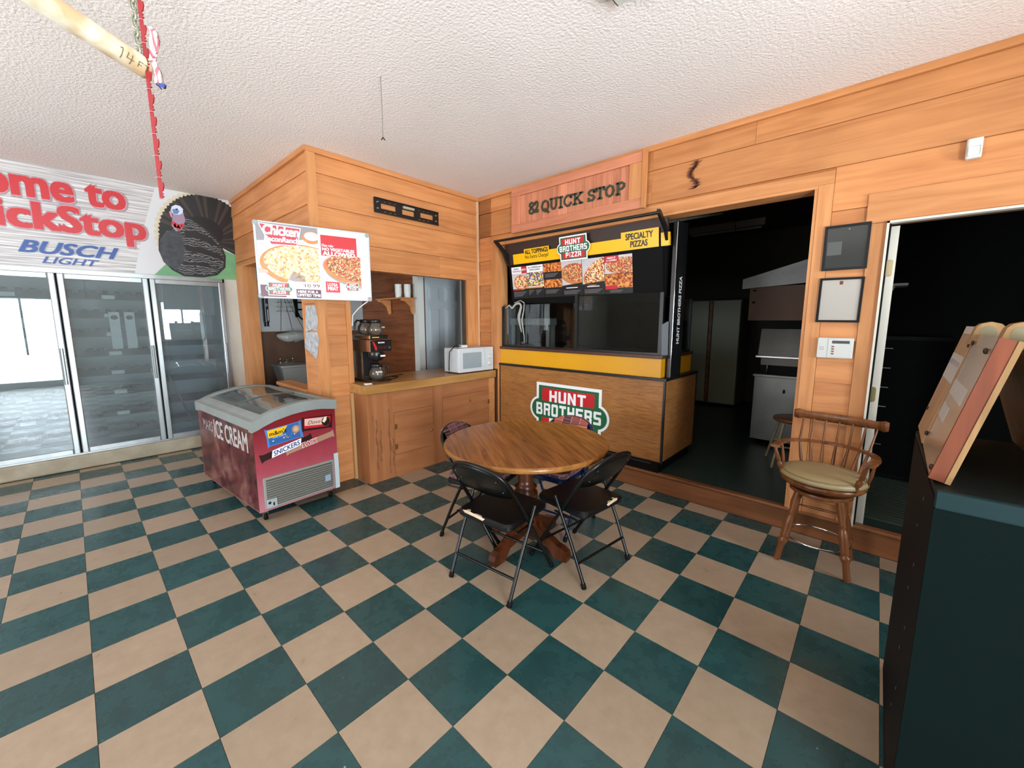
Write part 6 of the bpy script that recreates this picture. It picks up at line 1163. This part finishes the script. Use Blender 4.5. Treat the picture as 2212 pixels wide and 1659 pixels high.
MB().box(0.03, 0.78, 0.04, 0.6, 0.0, 0.10, BLKM).build('oven_base', None, OV); b = MB(); b.prism([(0.0, 0.20), (0.55, 0.20), (0.55, 0.50), (0.09, 0.50)], 0.0, 0.38, SST, 'YZ'); b.build('sloping_lid', None, OV); MB().rbox(-0.02, 0.40, -0.015, 0.01, 0.18, 0.205, 0.006, STEEL, axis='X').build('lid_rim', None, OV); MB().box(0.03, 0.78, 0.02, 0.6, 0.10, 0.185, mat('oven_side', '5f5850', 0.5, 0.3)).build('oven_front', None, OV); MB().tube([(0.10, 0.0, 0.10), (0.10, -0.02, 0.02), (0.10, 0.0, 0.012)], 0.005, STEEL, 6).build('oven_handle', None, OV)
HD = thing('range_hood', 'sloping grey steel range hood with brown cabinet front hanging over the fryer', 'range hood', (0, 0, 0))
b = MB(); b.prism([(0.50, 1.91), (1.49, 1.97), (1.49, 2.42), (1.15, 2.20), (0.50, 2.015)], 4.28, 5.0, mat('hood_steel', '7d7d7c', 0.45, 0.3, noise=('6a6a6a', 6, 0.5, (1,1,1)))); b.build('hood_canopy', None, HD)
MB().box(0.57, 1.49, 4.33, 4.9, 1.56, 1.93, mat('hood_cabinet', '5a3a24', 0.6)).build('hood_cabinet', None, HD)
for z in (1.88, 1.75): MB().rbox(0.60, 0.63, 4.325, 4.33, z, z+0.02, 0.003, BLKM, axis='Y').build('latch', None, HD)
KST = thing('kitchen_stool', 'plain low wooden stool standing in front of the fryer in the dark kitchen', 'stool', (1.17, 3.72, ZK), 0.3); LW = wood('pale_stool_wood', '8f8568', '7a7054', 'Z', var=0.05)
MB().lathe([(0.0, 0.43), (0.165, 0.43), (0.18, 0.442), (0.18, 0.458), (0.17, 0.466), (0.0, 0.462)], (0,0,0), wood('stool_seat_wood', '7d4f32', '5e3822', 'X'), 28).build('seat', None, KST)
for sx in (-1, 1):
    for sy in (-1, 1): MB().tube([(sx*0.10, sy*0.10, 0.44), (sx*0.185, sy*0.185, 0.002)], [0.014, 0.012], LW, 8).build('leg', None, KST)
for sx in (-1, 1): MB().tube([(sx*0.15, -0.15, 0.16), (sx*0.15, 0.15, 0.16)], 0.009, LW, 8).build('stretcher', None, KST); MB().tube([(-0.145, sx*0.145, 0.20), (0.145, sx*0.145, 0.20)], 0.009, LW, 8).build('stretcher', None, KST)
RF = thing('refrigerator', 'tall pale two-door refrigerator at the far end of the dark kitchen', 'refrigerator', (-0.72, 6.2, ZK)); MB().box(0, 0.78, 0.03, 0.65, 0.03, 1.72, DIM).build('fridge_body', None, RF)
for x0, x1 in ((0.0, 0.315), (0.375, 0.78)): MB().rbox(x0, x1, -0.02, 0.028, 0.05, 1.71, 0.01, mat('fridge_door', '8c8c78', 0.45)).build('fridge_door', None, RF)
MB().box(0.325, 0.365, -0.012, 0.028, 0.05, 1.71, RISER).build('centre_batten', None, RF); MB().box(0.14, 0.31, -0.03, -0.02, 0.86, 0.875, STEEL).build('door_handle', None, RF)
for k, (y0, z) in enumerate(((4.75, 2.86), (5.9, 2.86))):
    t = thing('tube_light', 'unlit white strip light on the dark kitchen ceiling, the %s of two' % ('nearer' if k == 0 else 'farther'), 'light', (-0.60 if k == 0 else -0.7, y0, z), 0, 'kitchen strip lights'); MB().box(0, 0.75+0.3*k, 0, 0.10, 0.06, 0.155, mat('strip_housing', '97938c', 0.5)).build('housing', None, t); MB().tube([(0.02, 0.05, 0.04), (0.7+0.3*k, 0.05, 0.04)], 0.016, mat('strip_tube', 'a9a6a0', 0.4), 10).build('tube', None, t)
CL_ = MB().tube([(0.30, 4.6, H), (0.30, 4.6, 2.45)], 0.004, BLKM, 6); tag(CL_.build('pull_cord'), 'dark pull cord hanging from the kitchen ceiling left of the range hood', 'cord')
# ================================================================== SIDE ROOM
FC = thing('file_cabinet', 'black filing cabinet with small silver handles in the dark side room', 'cabinet', (1.66, 3.95, ZK)); MB().box(0, 0.5, 0.0, 0.6, 0, 1.25, BLKM).build('cabinet_body', None, FC)
for k in range(7):
    D = MB().rbox(0.01, 0.49, -0.015, -0.0, 0.02+k*0.172, 0.185+k*0.172, 0.005, mat('drawer_black', '040404', 0.8, spec=0.1), axis='Y').build('drawer', None, FC); MB().rbox(0.08, 0.135, -0.028, -0.015, 0.11+k*0.172, 0.118+k*0.172, 0.003, STEEL, axis='X').build('handle', None, D)
FC2 = thing('wall_ledge', 'small pale ledge bracket on the wall just inside the dark side room', 'shelf', (1.60, 3.98, 1.80)); MB().box(0, 0.24, 0.0, 0.25, 0.055, 0.075, DIM).build('ledge_board', None, FC2); MB().prism([(0, 0.055), (0.16, 0.055), (0.15, 0.02), (0.10, 0.0), (0.09, -0.03), (0, -0.03)], 0.05, 0.09, DIM).build('ledge_bracket', None, FC2)
b = MB(); b.box(1.70, 2.60, 2.80, 3.85, ZK+0.001, ZK+0.01, mat('ribbed_mat', '2f3a30', 0.7)); 
for k in range(21): b.box(1.70, 2.60, 2.80+k*0.05, 2.80+k*0.05+0.02, ZK+0.01, ZK+0.014, mat('ribbed_mat', '2f3a30', 0.7))
tag(b.build('door_mat'), 'dark green ribbed mat on the raised floor inside the side doorway', 'mat')
